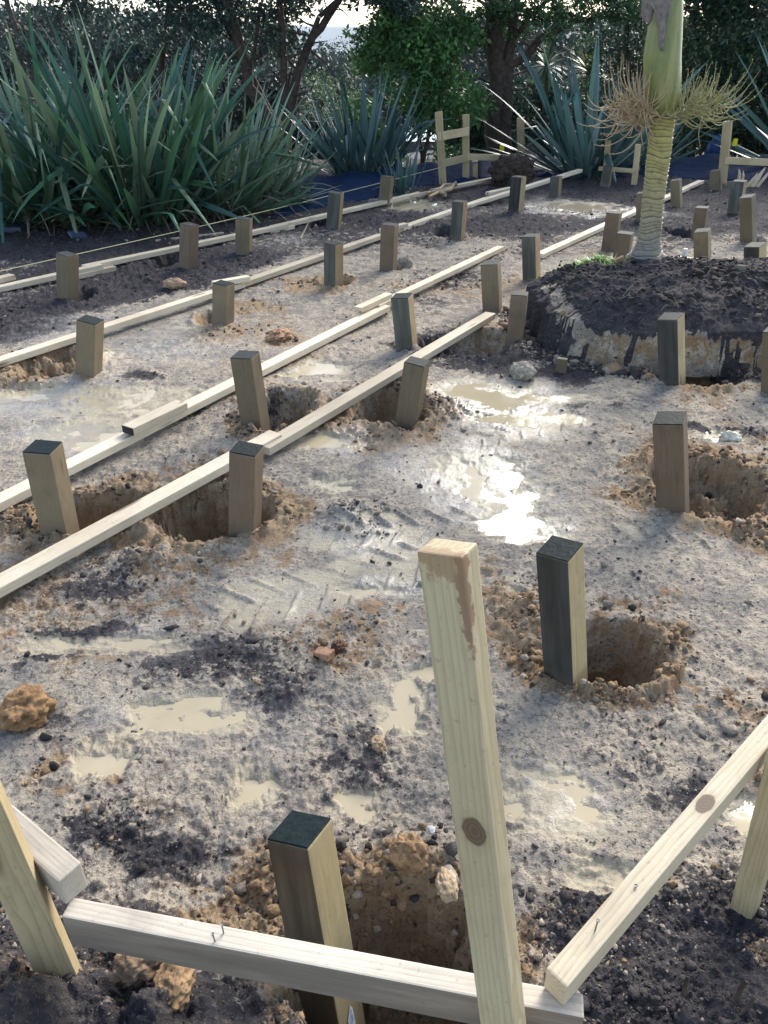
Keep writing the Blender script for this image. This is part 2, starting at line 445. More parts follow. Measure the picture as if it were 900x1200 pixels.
CLAY = [(60, 610, 60, 22, .9), (190, 640, 50, 20, .8), (330, 620, 30, 30, .9), (120, 600, 60, 18, .7), (430, 500, 60, 18, .9), (500, 490, 30, 14, .8), (60, 425, 70, 18, .9), (250, 395, 60, 14, .6),
        (290, 360, 40, 12, .7), (360, 330, 40, 9, .7), (330, 395, 22, 8, 1.), (850, 560, 80, 24, .9), (730, 575, 30, 16, .8), (800, 520, 60, 10, .3), (610, 720, 40, 30, .8), (620, 770, 30, 30, .85), (740, 700, 60, 14, .35),
        (480, 1030, 70, 50, .95), (350, 1060, 60, 50, .9), (440, 1120, 90, 60, .9), (300, 1140, 60, 50, .8), (780, 1160, 100, 40, .55), (860, 1120, 60, 30, .4), (150, 1120, 50, 24, .5),
        (40, 1090, 40, 30, .6), (30, 1180, 60, 20, .6), (590, 690, 30, 14, .7), (270, 610, 60, 20, .7), (850, 420, 60, 14, .7), (720, 425, 60, 10, .4), (860, 820, 70, 40, .3), (520, 880, 20, 20, .3), (690, 800, 90, 20, .35),
        (45, 930, 40, 30, .5), (100, 470, 30, 10, .2), (310, 380, 40, 12, .4), (740, 610, 60, 16, .3), (640, 640, 40, 20, .3)]
WET = [(60, 470, 90, 30, 1), (100, 510, 80, 24, 1), (590, 480, 110, 40, 1), (560, 560, 90, 60, .9), (640, 620, 60, 30, .8), (430, 630, 120, 40, .8), (320, 700, 90, 30, .7), (450, 690, 80, 30, .8), (170, 760, 140, 30, .6),
       (180, 850, 120, 60, .6), (660, 960, 90, 60, .7), (490, 240, 60, 14, .8), (680, 242, 60, 14, .8), (130, 390, 140, 30, .7), (400, 520, 60, 20, .6), (480, 800, 60, 50, .6), (380, 450, 60, 20, .5), (700, 640, 120, 60, .35), (820, 690, 80, 50, .3),
       (300, 850, 80, 60, .5), (600, 840, 40, 60, .4), (740, 330, 60, 16, .7), (300, 290, 100, 14, .4)]
def g_ell(px, py, rx, ry):
    c = G(px, py)
    a = abs(G(px + rx, py).x - c.x)
    y1, y2 = G(px, py - ry).y, G(px, py + ry).y
    return (c.x, (y1 + y2) / 2, a, (y1 - y2) / 2)
HO = []
for (x0, x1, ya, yb, dp, cl) in HOLES:
    c1, c2 = G((x0 + x1) / 2, ya), G((x0 + x1) / 2, yb)
    yc = (c1.y + c2.y) / 2
    a = G((x0 + x1) / 2, (ya + yb) / 2)
    rx = abs(G(x1, (ya + yb) / 2).x - a.x)
    HO.append((a.x, yc, rx, (c1.y - c2.y) / 2, dp, cl))
HO.append((0.02, 0.98, 0.25, 0.22, 0.34, 1.0))       # the pit under the front rail
PU = [g_ell(*p) for p in PUDDLES]
PUH = [float((fbm(np.array([c[0]]), np.array([c[1]]), 0.6, 3, 1)[0] - .5) * 0.06) for c in PU]
for _ in range(6):
    for i in range(len(PU)):
        for j in range(i):
            if abs(PU[i][0] - PU[j][0]) < 1.5 * (PU[i][2] + PU[j][2]) and abs(PU[i][1] - PU[j][1]) < 1.5 * (PU[i][3] + PU[j][3]):
                PUH[i] = PUH[j] = (PUH[i] + PUH[j]) / 2
# raised spoil: world x, y, rx, ry, height
HEAPS = [(-0.72, 0.78, 0.42, 0.24, 0.27), (-0.35, 0.70, 0.3, 0.18, 0.12), (0.72, 0.83, 0.30, 0.16, 0.10), (1.08, 1.02, 0.28, 0.17, 0.07), (0.08, 1.27, 0.15, 0.10, 0.09),
         (-0.22, 1.30, 0.10, 0.08, 0.05), (-0.15, 3.05, 0.13, 0.12, 0.05), (-1.02, 2.72, 0.16, 0.08, 0.05), (-1.75, 3.0, 0.2, 0.14, 0.05), (1.65, 3.4, 0.25, 0.12, 0.07),
         (0.35, 4.3, 0.18, 0.15, 0.05), (-2.3, 5.2, 0.25, 0.15, 0.06), (0.55, 2.35, 0.12, 0.15, 0.04), (0.75, 5.25, 0.25, 0.12, 0.05)]
B3a, B3b = G(0, 420), G(680, 197)                    # line of the third board: beyond it lies the dark topsoil
# tyre track centre lines (photo px) : start, end, half width m
TRACKS = [((235, 722), (515, 650), 0.16), ((335, 632), (650, 600), 0.13), ((540, 520), (720, 480), 0.12), ((700, 620), (880, 650), .1)]

def masks(x, y):
    clay = np.zeros_like(x); dark = np.zeros_like(x); wet = np.zeros_like(x)
    wx = x + (fbm(x, y, 2.5, 3, 91) - .5) * 0.35; wy = y + (fbm(x, y, 2.5, 3, 92) - .5) * 0.35
    for lst, arr in ((DARK, dark), (CLAY, clay), (WET, wet)):
        for (px, py, rx, ry, s) in lst:
            cx, cy, a, b = g_ell(px, py, rx, ry)
            q = ((wx - cx) / a) ** 2 + ((wy - cy) / b) ** 2
            np.maximum(arr, s * np.exp(-q * 0.9), out=arr)
    for (cx, cy, a, b, dp, cl) in HO:
        q = np.hypot((wx - cx) / (a * 1.05), (wy - cy) / (b * 1.15))
        np.maximum(clay, cl * (1 - sstep(0.95, 1.75, q)) * (0.55 + 0.75 * sstep(.35, .65, fbm(x, y, 2.4, 3, 73))), out=clay)
    # topsoil zone on the uphill/left side of the third board and everywhere far off
    d = (x - B3a.x) * (B3b.y - B3a.y) - (y - B3a.y) * (B3b.x - B3a.x)
    d = -d / math.hypot(B3b.x - B3a.x, B3b.y - B3a.y)
    nz = (fbm(x, y, 0.9, 4, 31) - .5)
    z1 = sstep(-0.05, 0.5, d + nz * 0.9) * 0.85
    z2 = sstep(7.6, 9.6, y + nz * 3.0) * 0.72
    topsoil = np.maximum(z1, z2)
    pale = sstep(0.52, 0.68, fbm(x, y, 0.55, 3, 57)) * 0.4
    dark = np.maximum(dark, topsoil - pale * sstep(0.4, 1, topsoil))
    clay = np.maximum(clay, 0.40 * sstep(0.54, 0.70, fbm(x, y, 1.25, 4, 58)) * (1 - wet * .6))
    clay = clay * (1 - 0.6 * topsoil)
    dark = np.clip(dark + (fbm(x, y, 1.7, 4, 77) - 0.52) * 0.5, 0, 1)
    wet = np.clip(wet * 0.9 + sstep(.55, .75, fbm(x, y, 1.1, 3, 41)) * .3, 0, 1)
    return clay, dark, wet, topsoil

def ground_h(x, y, fine=True):
    clay, dark, wet, top = masks(x, y)
    for k, (cx, cy, a, b, hh) in enumerate(HEAPS[:4]):
        q = np.exp(-(((x - cx) / (a * 1.15)) ** 2 + ((y - cy) / (b * 1.2)) ** 2))
        mott = sstep(0.40, 0.60, fbm(x, y, 5.5, 4, 46))
        dark = np.maximum(dark, np.clip(q * 1.6, 0, 1) * (1 - (.55 if k < 2 else .75) * mott)); clay = np.maximum(clay * (1 - q * .6), np.clip(q * 1.3, 0, .75) * mott)
        wet = wet * (1 - q)
    near = (np.abs(x) < 14) & (y > -1) & (y < 20)
    h = (fbm(x, y, 0.6, 3, 1) - .5) * 0.06
    lump = np.clip(0.50 + np.clip(clay - .2, 0, 1) * 0.7 + dark * 0.35 + top * 0.3 - wet * 0.35 + (fbm(x, y, 2.0, 3, 8) - .5) * .7, 0.18, 1.4)
    for (cx, cy, a, b, hh) in HEAPS:
        q = ((x - cx) / a) ** 2 + ((y - cy) / b) ** 2
        h = h + hh * np.exp(-q) * (0.6 + 0.8 * fbm(x, y, 7, 3, 23))
        lump = np.maximum(lump, 1.3 * np.exp(-q * 0.7))
    base0 = h.copy()
    if fine:
        h = h + (fbm(x, y, 4.0, 4, 2) - .5) * 0.055 * lump
        h = h + (fbm(x, y, 17, 4, 3, 0.6) - .5) * 0.034 * lump
        h = h + (fbm(x, y, 60, 3, 4, 0.6) - .5) * 0.020 * np.clip(lump, .3, 1)
        w, wid = worley(x, y, 15, 11)
        h = h + np.clip(0.5 - w, 0, 1) * 0.060 * (wid > 0.45) * np.clip(lump - 0.35, 0, 1)
        w, wid = worley(x, y, 34, 12)
        h = h + np.clip(0.5 - w, 0, 1) * 0.026 * (wid > 0.35) * np.clip(lump - 0.2, 0, 1)
    # tyre lugs
    trk = np.zeros_like(x)
    for (p0, p1, hw) in TRACKS:
        a, b = G(*p0), G(*p1)
        L = (b - a).length; ux, uy = (b.x - a.x) / L, (b.y - a.y) / L
        s = (x - a.x) * ux + (y - a.y) * uy; t = -(x - a.x) * uy + (y - a.y) * ux
        fade = sstep(-0.05, .15, s) * (1 - sstep(L - .12, L + .08, s)) * (1 - sstep(hw * 0.8, hw * 1.15, np.abs(t)))
        wob = (fbm(x, y, 6, 3, 19) - .5) * 0.05
        ph = (s + np.abs(t) * 0.75 + wob + np.where(t > 0, 0.055, 0)) / 0.135
        fr = ph - np.floor(ph)
        lug = sstep(0.0, 0.07, fr) * (1 - sstep(0.09, 0.26, fr)) * (0.3 + 1.1 * fbm(x, y, 8, 3, 20)) * (.35 + .65 * sstep(.32, .55, fbm(x, y, 3.5, 3, 21)))
        lug = lug * (1 - 0.8 * np.exp(-(t / 0.012) ** 2))
        h = h * (1 - 0.75 * fade) + fade * (base0 - 0.010) * 0.75 + 0.017 * fade * lug
        trk = np.maximum(trk, fade * (1 - lug) * 0.62)
    # puddles
    silt = trk * sstep(.30, .55, fbm(x, y, 3, 3, 39))
    for i, (cx, cy, a, b) in enumerate(PU):
        sel = (np.abs(x - cx) < a * 2.2) & (np.abs(y - cy) < b * 2.2)
        if not sel.any(): continue
        xs, ys = x[sel], y[sel]
        u_, v_ = (xs - cx) / a, (ys - cy) / b
        u_ = u_ + (fbm(u_ + 7 * i, v_, 1.3, 5, 60 + i, .6) - .5) * 2.3; v_ = v_ + (fbm(u_, v_ + 5 * i, 1.3, 5, 160 + i, .6) - .5) * 2.3
        q = np.hypot(u_, v_) + (fbm(xs, ys, 16, 3, 35) - .5) * .35
        m = 1 - sstep(0.30, 1.85, q)
        hh = h[sel]; h0 = PUH[i]
        tgt = h0 - 0.021 + (fbm(xs, ys, 6, 3, 33) - .5) * 0.024
        h[sel] = hh * (1 - m) + tgt * m
        silt[sel] = np.maximum(silt[sel], 1 - sstep(0.7, 2.0, q))
    # holes
    for (cx, cy, a, b, dp, cl) in HO:
        sel = (np.abs(x - cx) < a * 1.8) & (np.abs(y - cy) < b * 1.8)
        if not sel.any(): continue
        xs, ys = x[sel], y[sel]
        q = np.hypot((xs - cx) / a, (ys - cy) / b) + (fbm(xs, ys, 7, 4, 50) - .5) * 0.36 + (fbm(xs, ys, 22, 4, 51, .6) - .5) * 0.26
        rim = np.exp(-((q - 1.18) / 0.16) ** 2) * 0.028 * (0.3 + 1.3 * fbm(xs, ys, 2.2, 2, 72)) * fbm(xs, ys, 9, 3, 71) * 1.6
        prof = sstep(1.06, 0.55, q) if False else 1 - sstep(0.62, 1.05, q)
        h[sel] = h[sel] + rim - prof * dp + prof * ((fbm(xs, ys, 9, 5, 29, .65) - .5) * 0.20)
    # the site ends at the planting; the hill falls away to the harbour
    drop = np.clip(y - 16.5, 0, None)
    h = h * (1 - sstep(16, 40, y)) - np.minimum(drop * 0.30, 34.0) + sstep(30, 200, y) * (fbm(x, y, 0.02, 3, 5) - .5) * 8 * (y < 420)
    near_trk = np.clip(trk * 1.6, 0, 1)
    clay = clay * (1 - near_trk); dark = dark * (1 - .7 * near_trk)
    return h, clay, dark, wet, silt

# ------------------------------------------------------------------ ground: one sheet to the horizon
ys = [-4.0, -2.0, -1.0, 0.0, 0.3, 0.5]
y = 0.6
while y < 16.0:
    ys.append(y); y += max(0.0036 * y + 0.0012, 0.0045)
while y < 9000:
    ys.append(y); y += 0.07 * y
ys = np.array(ys)
s_in = np.linspace(-1.22, 1.22, 800)
ext = 1.22 + np.cumsum(0.012 * 1.28 ** np.arange(1, 26))
s_all = np.concatenate([-ext[::-1], s_in, ext])
YY, SS = np.meshgrid(ys, s_all, indexing='ij')
hw = (0.8545 * np.maximum(YY, 0.5) + 0.99) * 0.4967
XX = SS * hw
hz, mc, md, mw, ms_ = ground_h(XX.ravel(), YY.ravel())
V = np.stack([XX.ravel(), YY.ravel(), hz], 1)
nr, nc = XX.shape
idx = np.arange(nr * nc).reshape(nr, nc)
Fq = np.stack([idx[:-1, :-1], idx[:-1, 1:], idx[1:, 1:], idx[1:, :-1]], -1).reshape(-1, 4)
gme = mesh_np("ground", V, Fq)
vcol(gme, "soil", np.stack([mc, md, mw, ms_], 1))
ground = link("ground", gme, M['soil'], None, True)
tag(ground, kind="structure")

# puddle water
def water_mat():
    m, nt, b = new_mat('muddy_water')
    geo = N(nt, "ShaderNodeNewGeometry")
    n = noise(nt, geo.outputs["Position"], 5, 3)
    nt.links.new(ramp(nt, n, [(0.3, (0.42, 0.345, 0.215)), (0.7, (0.48, 0.395, 0.26))]), b.inputs["Base Color"])
    b.inputs["Roughness"].default_value = 0.04
    b.inputs["IOR"].default_value = 1.36
    bump(nt, b, noise(nt, geo.outputs["Position"], 9, 2), 0.03, 0.01)
    return m
M['water'] = water_mat()
for i, (cx, cy, a, b) in enumerate(PU):
    h0 = PUH[i]
    vs = [(0, 0, 0)] + [(math.cos(t) * a * 1.6, math.sin(t) * b * 1.6, 0) for t in np.linspace(0, 2 * math.pi, 28, endpoint=False)]
    me = bpy.data.meshes.new("puddle")
    me.from_pydata(vs, [], [(0, k + 1, (k + 1) % 28 + 1) for k in range(28)]); me.update()
    o = link("puddle", me, M['water']); o.location = (cx, cy, h0 - 0.0195 + 0.0007 * (i % 7))
    tag(o, kind="structure")

def ground_z(x, y):
    return float(ground_h(np.array([float(x)]), np.array([float(y)]))[0][0])

# ------------------------------------------------------------------ palm mound (cut bank of clay under dark topsoil)
MC = (2.45, 5.84); MR = (1.38, 0.90)
def mound_pt(th, v):
    """th angle round the mound, v 0 (foot) .. 1 (top centre); returns arrays x,y,z"""
    c, s = np.cos(th), np.sin(th)
    k = (np.abs(c) ** 2.8 + np.abs(s) ** 2.8) ** (-1 / 2.8)
    ox, oy = k * c * MR[0], k * s * MR[1]
    wobble = 1 + (fbm(th * 3, th * 0 + 2, 1.0, 4, 81) - .5) * 0.12
    # profile: v<.35 clay wall, then root-matted slope, then flat top
    wall = np.clip(v / 0.35, 0, 1)
    slope = np.clip((v - 0.35) / 0.35, 0, 1)
    topv = np.clip((v - 0.70) / 0.30, 0, 1)
    inset = 0.02 + 0.05 * wall + 0.40 * slope ** 0.9
    rad = np.hypot(ox, oy)
    f = np.clip((rad - inset) / rad, 0, 1)
    f = f * (1 - topv)
    wh = 0.25 + 0.05 * (fbm(th * 4, th * 0, 1.5, 3, 83) - .5)
    z = -0.04 + (wh + 0.04) * wall + 0.16 * np.sin(slope * math.pi / 2) + 0.05 * topv
    return MC[0] + ox * f * wobble, MC[1] + oy * f * wobble, z
nth, nv = 760, 120
TH, VV = np.meshgrid(np.linspace(0, 2 * math.pi, nth, endpoint=False), np.linspace(0, 0.995, nv) ** 0.9, indexing='ij')
mx, my, mz = [a.ravel() for a in mound_pt(TH.ravel(), VV.ravel())]
th_, vv_ = TH.ravel(), VV.ravel()
arc = th_ * 1.3
# lumps: push outward / up
nl = (fbm(arc * 1.0, vv_ * 1.2, 5, 5, 84, 0.6) - .5)
vert = (fbm(arc * 14, vv_ * 1.2, 1.0, 4, 85, 0.6) - .5)            # spade / root grooves run down the wall
isw = 1 - sstep(0.30, 0.42, vv_)
w1, wi1 = worley(mx * 1.0, my + mz * 1.3, 13, 86)
out = isw * (0.06 * vert + 0.05 * nl) + (1 - isw) * (0.05 * nl)
rr_ = np.hypot(mx - MC[0], my - MC[1]) + 1e-6
topf = 1 - sstep(0.65, 0.85, vv_)
mx = mx + (mx - MC[0]) / rr_ * out * topf; my = my + (my - MC[1]) / rr_ * out * topf
mz = mz + (1 - isw) * ((fbm(mx, my, 6, 5, 88, 0.62) - .5) * 0.10 + np.clip(0.5 - w1, 0, 1) * 0.035 * (wi1 > .5))
midx = np.arange(nth * nv).reshape(nth, nv)
mF = np.stack([midx, np.roll(midx, -1, 0)], -1)
mF = np.stack([mF[:, :-1, 0], mF[:, :-1, 1], mF[:, 1:, 1], mF[:, 1:, 0]], -1).reshape(-1, 4)
mme = mesh_np("earth_mound", np.stack([mx, my, mz], 1), mF)
drip = fbm(arc * 9, vv_ * 1.5, 1.0, 6, 89, 0.68)
edge = mz - 0.243 + (drip - .5) * 0.20 + (fbm(arc * 3, vv_ * 0, 1.0, 2, 90) - .5) * .12
mdark = sstep(-0.03, 0.05, edge)
mdark = np.maximum(mdark, 1 - sstep(0.9, 1.5, (mx - 0.7) * 2.2 + (fbm(mx, mz, 5, 3, 44) - .5)))      # left end is all topsoil
pale_l = np.exp(-(((mx - 1.28) / 0.07) ** 2 + ((mz - 0.27) / 0.10) ** 2)) * (my < 6)
mdark = np.clip(mdark - 1.2 * pale_l, 0, 1)
crack = sstep(0.56, 0.64, fbm(arc * 20, vv_ * 1.6 + arc * 2, 1.0, 4, 94, .6)) * sstep(.42, .56, fbm(arc * 3, vv_, 1.0, 2, 95))
mdark = np.maximum(mdark, crack * .9)
mclay = np.clip(0.34 + 0.7 * (fbm(arc * 4, vv_ * 3, 1, 3, 93) - .5) + sstep(2.3, 2.8, mx) * 0.3, 0, 1) * (1 - mdark)
vcol(mme, "soil", np.stack([mclay, mdark, np.zeros_like(mclay), np.zeros_like(mclay)], 1))
mound = link("earth_mound", mme, M['soil'], None, True); tag(mound, kind="structure")
def mound_top(x, y):
    d2 = (mx - x) ** 2 + (my - y) ** 2
    return float(mz[np.argmin(d2)])

# ------------------------------------------------------------------ soil crumbs (uncountable loose earth)
ico = bmesh.new(); bmesh.ops.create_icosphere(ico, subdivisions=1, radius=1.0)
IV1 = np.array([v.co[:] for v in ico.verts]); IF1 = np.array([[v.index for v in f.verts] for f in ico.faces]); ico.free()
def crumbs(xs, ys_, zs, sz, cols, name, seed=1):
    r = np.random.default_rng(seed)
    n = len(xs); nv_ = len(IV1)
    J = 1 + r.uniform(-0.6, 0.5, (n, nv_, 1))
    base = IV1[None] * J * (sz[:, None, None]) * r.uniform(0.5, 1.35, (n, 1, 3))
    ang = r.uniform(0, 6.28, n); ca, sa = np.cos(ang), np.sin(ang)
    B = base.copy()
    B[:, :, 0] = base[:, :, 0] * ca[:, None] - base[:, :, 1] * sa[:, None]
    B[:, :, 1] = base[:, :, 0] * sa[:, None] + base[:, :, 1] * ca[:, None]
    B[:, :, 2] *= 0.8
    B += np.stack([xs, ys_, zs], 1)[:, None, :]
    Fc = (IF1[None] + (np.arange(n) * nv_)[:, None, None]).reshape(-1, 3)
    me = mesh_np(name, B.reshape(-1, 3), Fc)
    vcol(me, "tint", np.repeat(cols, nv_, 0))
    return link(name, me, M['crumb'], None, False)
def soil_colour(clay, dark, n, r):
    base = np.array([0.37, 0.305, 0.24]); cl = np.array([0.32, 0.21, 0.12]); dk = np.array([0.085, 0.072, 0.068])
    u = r.uniform(0, 1, (n, 1))
    c = np.where(u < np.clip(clay[:, None] * 1.1, 0, .95), cl, base)
    u2 = r.uniform(0, 1, (n, 1))
    c = np.where(u2 < np.clip(dark[:, None] * 1.0 + 0.11, 0, .93), dk, c)
    return c * r.uniform(0.65, 1.3, (n, 1))
cand = 260000
cy_ = np.exp(rng.uniform(math.log(0.72), math.log(13.5), cand))
cx_ = rng.uniform(-1.15, 1.15, cand) * (0.8545 * cy_ + 0.99) * 0.4967
chz, cc, cd, cw, cs_ = ground_h(cx_, cy_)
rough = np.clip(0.08 + np.clip(cc - .25, 0, 1) * 1.15 + cd * 0.30 - cw * 0.4, 0.05, 1)
for (hx, hy, a, b, hh) in HEAPS:
    rough = np.maximum(rough, 1.0 * np.exp(-((cx_ - hx) / (a * 1.2)) ** 2 - ((cy_ - hy) / (b * 1.2)) ** 2))
clump = sstep(0.40, 0.66, fbm(cx_, cy_, 2.6, 3, 66))
prob = rough * (0.25 + 0.9 * clump) * 0.60
keep = rng.uniform(0, 1, cand) < prob
inp = np.zeros(cand, bool)
for (px_, py_, a, b) in PU: inp |= ((cx_ - px_) / a) ** 2 + ((cy_ - py_) / b) ** 2 < 1.3
for (hx, hy, a, b, dp, cl) in HO: inp |= (((cx_ - hx) / a) ** 2 + ((cy_ - hy) / b) ** 2 < 0.8) & (rng.uniform(0, 1, cand) < .75)
keep &= ~inp
keep &= ~((np.abs(cx_ - MC[0]) < MR[0]) & (np.abs(cy_ - MC[1]) < MR[1]))
cx_, cy_, chz, cc, cd = cx_[keep], cy_[keep], chz[keep], cc[keep], cd[keep]
nC = len(cx_)
csz = np.exp(rng.normal(math.log(0.0040), 0.6, nC)) * (0.75 + 0.16 * np.clip(cy_, 1, 9)) * (0.8 + 0.5 * cc)
csz = np.clip(csz, 0.0016, 0.021)
for (hx, hy, a, b, hh) in HEAPS[4:6]: csz = csz * (1 + 1.3 * np.exp(-((cx_ - hx) / (a * 1.3)) ** 2 - ((cy_ - hy) / (b * 1.5)) ** 2))
for (hx, hy, a, b, hh) in HEAPS[:4]: csz = csz * (1 - .35 * np.exp(-((cx_ - hx) / (a * 1.4)) ** 2 - ((cy_ - hy) / (b * 1.6)) ** 2))
o = crumbs(cx_, cy_, chz + csz * 0.25, csz, soil_colour(cc, cd, nC, rng), "soil_crumbs", 3)
tag(o, "loose crumbs and small clods of clay and topsoil strewn over the site", "loose soil", kind="stuff")
# crumbs on and at the foot of the mound
pick = rng.choice(len(mx), 5200)
pick = pick[(vv_[pick] > 0.40) | (rng.uniform(0, 1, len(pick)) < 0.12)]
csz = np.clip(np.exp(rng.normal(math.log(0.0075), 0.55, len(pick))), 0.004, 0.05)
mcol = soil_colour(np.zeros(len(pick)), np.full(len(pick), .9), len(pick), rng) * 0.6
o = crumbs(mx[pick] + rng.normal(0, .02, len(pick)), my[pick] + rng.normal(0, .02, len(pick)), mz[pick] + csz * .2, csz, mcol, "mound_crumbs", 5)
tag(o, "dark crumbs of topsoil clinging to the palm mound", "loose soil", kind="stuff")
thf = rng.uniform(math.pi * 0.85, math.pi * 1.95, 2600)
fx, fy, _ = mound_pt(thf, np.zeros_like(thf))
dd = np.abs(rng.normal(0, .10, len(thf)))
fx = fx + np.cos(thf) * dd; fy = fy + np.sin(thf) * dd
fz = ground_h(fx, fy)[0]
csz = np.clip(np.exp(rng.normal(math.log(0.009), 0.6, len(fx))), 0.004, 0.06)
o = crumbs(fx, fy, fz + csz * .3, csz, soil_colour(np.full(len(fx), .35), np.full(len(fx), .45), len(fx), rng), "fallen_crumbs", 6)
tag(o, "earth crumbled off the cut bank along the foot of the mound", "loose soil", kind="stuff")

# ------------------------------------------------------------------ house piles
def frame_from(axis, front):
    """local Z along axis, local -Y as near front as it can"""
    z = axis.normalized()
    y = (-front - z * (-front).dot(z)).normalized()
    x = y.cross(z)
    return Matrix((x, y, z)).transposed().to_4x4()
def facing(p, rf):
    c = Vector((-p.x, -p.y, 0)).normalized()
    r = Vector((-c.y, c.x, 0))
    a = math.atan2(rf, 1 - rf)
    return c * math.cos(a) - r * math.sin(a), a
def pile(base, top, w, rf, mat, label, zb=0.0, inset=0.5, paint='endpaint', tone=None, depth=0.42):
    """base/top: photo position of foot and head, w: photo width, rf: share of it taken by the right face"""
    b = G(base[0], base[1], zb)
    front, a = facing(b, rf)
    dist = ray(*base)
    t = (zb - H) / dist.z
    s = min(max(w / F * t / (math.cos(a) + math.sin(a)), 0.105), 0.15)
    d = Vector((b.x, b.y, 0)).normalized()
    b = b + d * s * inset
    # head: same distance from the camera as the foot, so height and sideways lean follow
    th = AY(top[0], top[1], b.y)
    ax = th - b
    m = frame_from(ax, front); m.translation = b
    root = empty("house_pile", mat=m)
    L = ax.length
    post = bm_obj("post", box_bm(s, s, -depth, L, 0.006), M[mat], root)
    cap = bm_obj("painted_end", box_bm(s - 0.003, s - 0.003, L - 0.001, L + 0.0035, 0.0012, seg=1), M[paint], root)
    tag(root, label, "pile", "timber house piles standing in their holes")
    return root
PILES = [
 ((661, 803), (656, 643), 49, .27, 'pile_dark', "black-faced timber pile in the deep round hole just right of the tall pine peg", 'endpaint'),
 ((288, 630), (289, 526), 40, .30, 'pile_brown', "brown timber pile in front of the nearest ground board, beside a wide open hole", 'endpaint'),
 ((72, 627), (50, 524), 44, .38, 'pile_grey', "leaning timber pile between the two nearest boards at the left edge", 'endpaint'),
 ((300, 503), (287, 416), 34, .32, 'pile_grey', "leaning grey timber pile between the two nearest boards, its hole to the right", 'endgrey'),
 ((478, 499), (489, 424), 31, .25, 'pile_grey', "dark-topped pile tilted right in front of the nearest board, beside an orange clay hole", 'endpaint'),
 ((787, 603), (785, 490), 34, .05, 'pile_brown', "plain brown pile with a dark knot and teal end in the wide shallow hole", 'endpaint'),
 ((787, 453), (786, 371), 29, .22, 'pile_dark', "dark blue-black pile with a pale right edge in front of the cut clay bank", 'endgrey'),
 ((477, 412), (471, 347), 26, .22, 'pile_blue', "blue-grey faced pile standing behind the nearest board, midway along it", 'endpaint'),
 ((603, 403), (609, 344), 20, .06, 'pile_brown', "brown pile leaning against the left end of the palm mound", 'endpaint'),
 ((577, 366), (575, 308), 23, .15, 'pile_grey', "pale grey-green pile at the far end of the nearest board", 'endgrey'),
 ((623, 332), (622, 276), 21, .25, 'pile_blue', "dark pile at the near end of the board that runs behind the palm", 'endgrey'),
 ((105, 442), (106, 375), 31, .38, 'pile_grey', "square grey pile before the third board at left, loose orange clay around it", 'endpaint'),
 ((262, 381), (262, 332), 26, .40, 'pile_grey', "pile in front of the third board with a short offcut lying beside its head", 'endpaint'),
 ((391, 336), (391, 285), 23, .42, 'pile_blue', "pile in front of the third board, third from the left in its row", 'endpaint'),
 ((80, 351), (79, 298), 25, .50, 'pile_grey', "leftmost pile of the farthest row, with an orange-brown right face", 'endgrey'),
 ((455, 316), (457, 263), 21, .25, 'pile_brown', "light brown pile leaning right in front of the middle of the third board", 'endgrey'),
 ((536, 282), (539, 236), 18, .28, 'pile_blue', "dark pile with pale edge in front of the third board beyond the brown leaning pile", 'endgrey'),
 ((604, 250), (608, 207), 18, .32, 'pile_dark', "dark leaning pile before the root ball, pale edge on its right", 'endgrey'),
 ((221, 315), (222, 263), 22, .50, 'pile_brown', "tan pile in front of the farthest board below the big flax bush", 'endgrey'),
 ((286, 299), (286, 256), 20, .20, 'pile_grey', "grey pile next right of the tan pile below the flax bush", 'endgrey'),
 ((391, 270), (394, 226), 19, .22, 'pile_blue', "dark pile against the blue sheeting, before the farthest board", 'endgrey'),
 ((451, 242), (454, 207), 16, .25, 'pile_grey', "small far pile before the blue sheeting, right of the flax tuft", 'endgrey'),
 ((650, 230), (652, 207), 14, .25, 'pile_blue', "short blue-grey pile carrying the far end of the third board", 'endgrey'),
 ((884, 322), (885, 287), 25, .30, 'pile_dark', "dark pile with a pale right face rising behind the mound at the right edge", 'endgrey'),
 ((823, 305), (823, 270), 19, .16, 'pile_grey', "tan-edged pile behind the mound, beside the small white stake", 'endgrey'),
 ((713, 296), (720, 249), 18, .15, 'pile_brown', "brown pile leaning left of the palm, in front of the board", 'endgrey'),
 ((729, 297), (733, 273), 20, .15, 'pile_grey', "short tilted pile stub right against the foot of the palm", 'endgrey'),
 ((817, 282), (823, 243), 16, .15, 'pile_brown', "leaning brown pile right of the palm with a dark hollow on its left", 'endgrey'),
 ((877, 287), (876, 230), 18, .25, 'pile_grey', "tall light pile near the right edge with no dark face", 'endgrey'),
 ((793, 242), (792, 211), 13, .20, 'pile_grey', "pale narrow pile just right of the palm trunk, by the board's far end", 'endgrey'),
 ((752, 262), (752, 226), 13, .20, 'pile_grey', "grey pile half hidden by the left side of the palm trunk", 'endgrey'),
 ((860, 252), (867, 212), 17, .20, 'pile_blue', "dark leaning pile in front of the splintered wood at right", 'endgrey'),
 ((839, 224), (839, 200), 14, .10, 'pile_grey', "broad pale pile standing just left of the single far right peg", 'endgrey'),
 ((709, 218), (713, 195), 12, .15, 'pile_blue', "small dark pile at the foot of the blue flax bush", 'endgrey'),
 ((905, 462), (909, 386), 26, .20, 'pile_grey', "pile cut by the right edge, in front of the cut clay bank", 'endgrey'),
]
for (b_, t_, w_, rf_, m_, lab, cap_) in PILES:
    zb = 0.0
    if b_ == (729, 297): zb = 0.12
    pile(b_, t_, w_, rf_, m_, lab, zb=zb, paint=cap_)
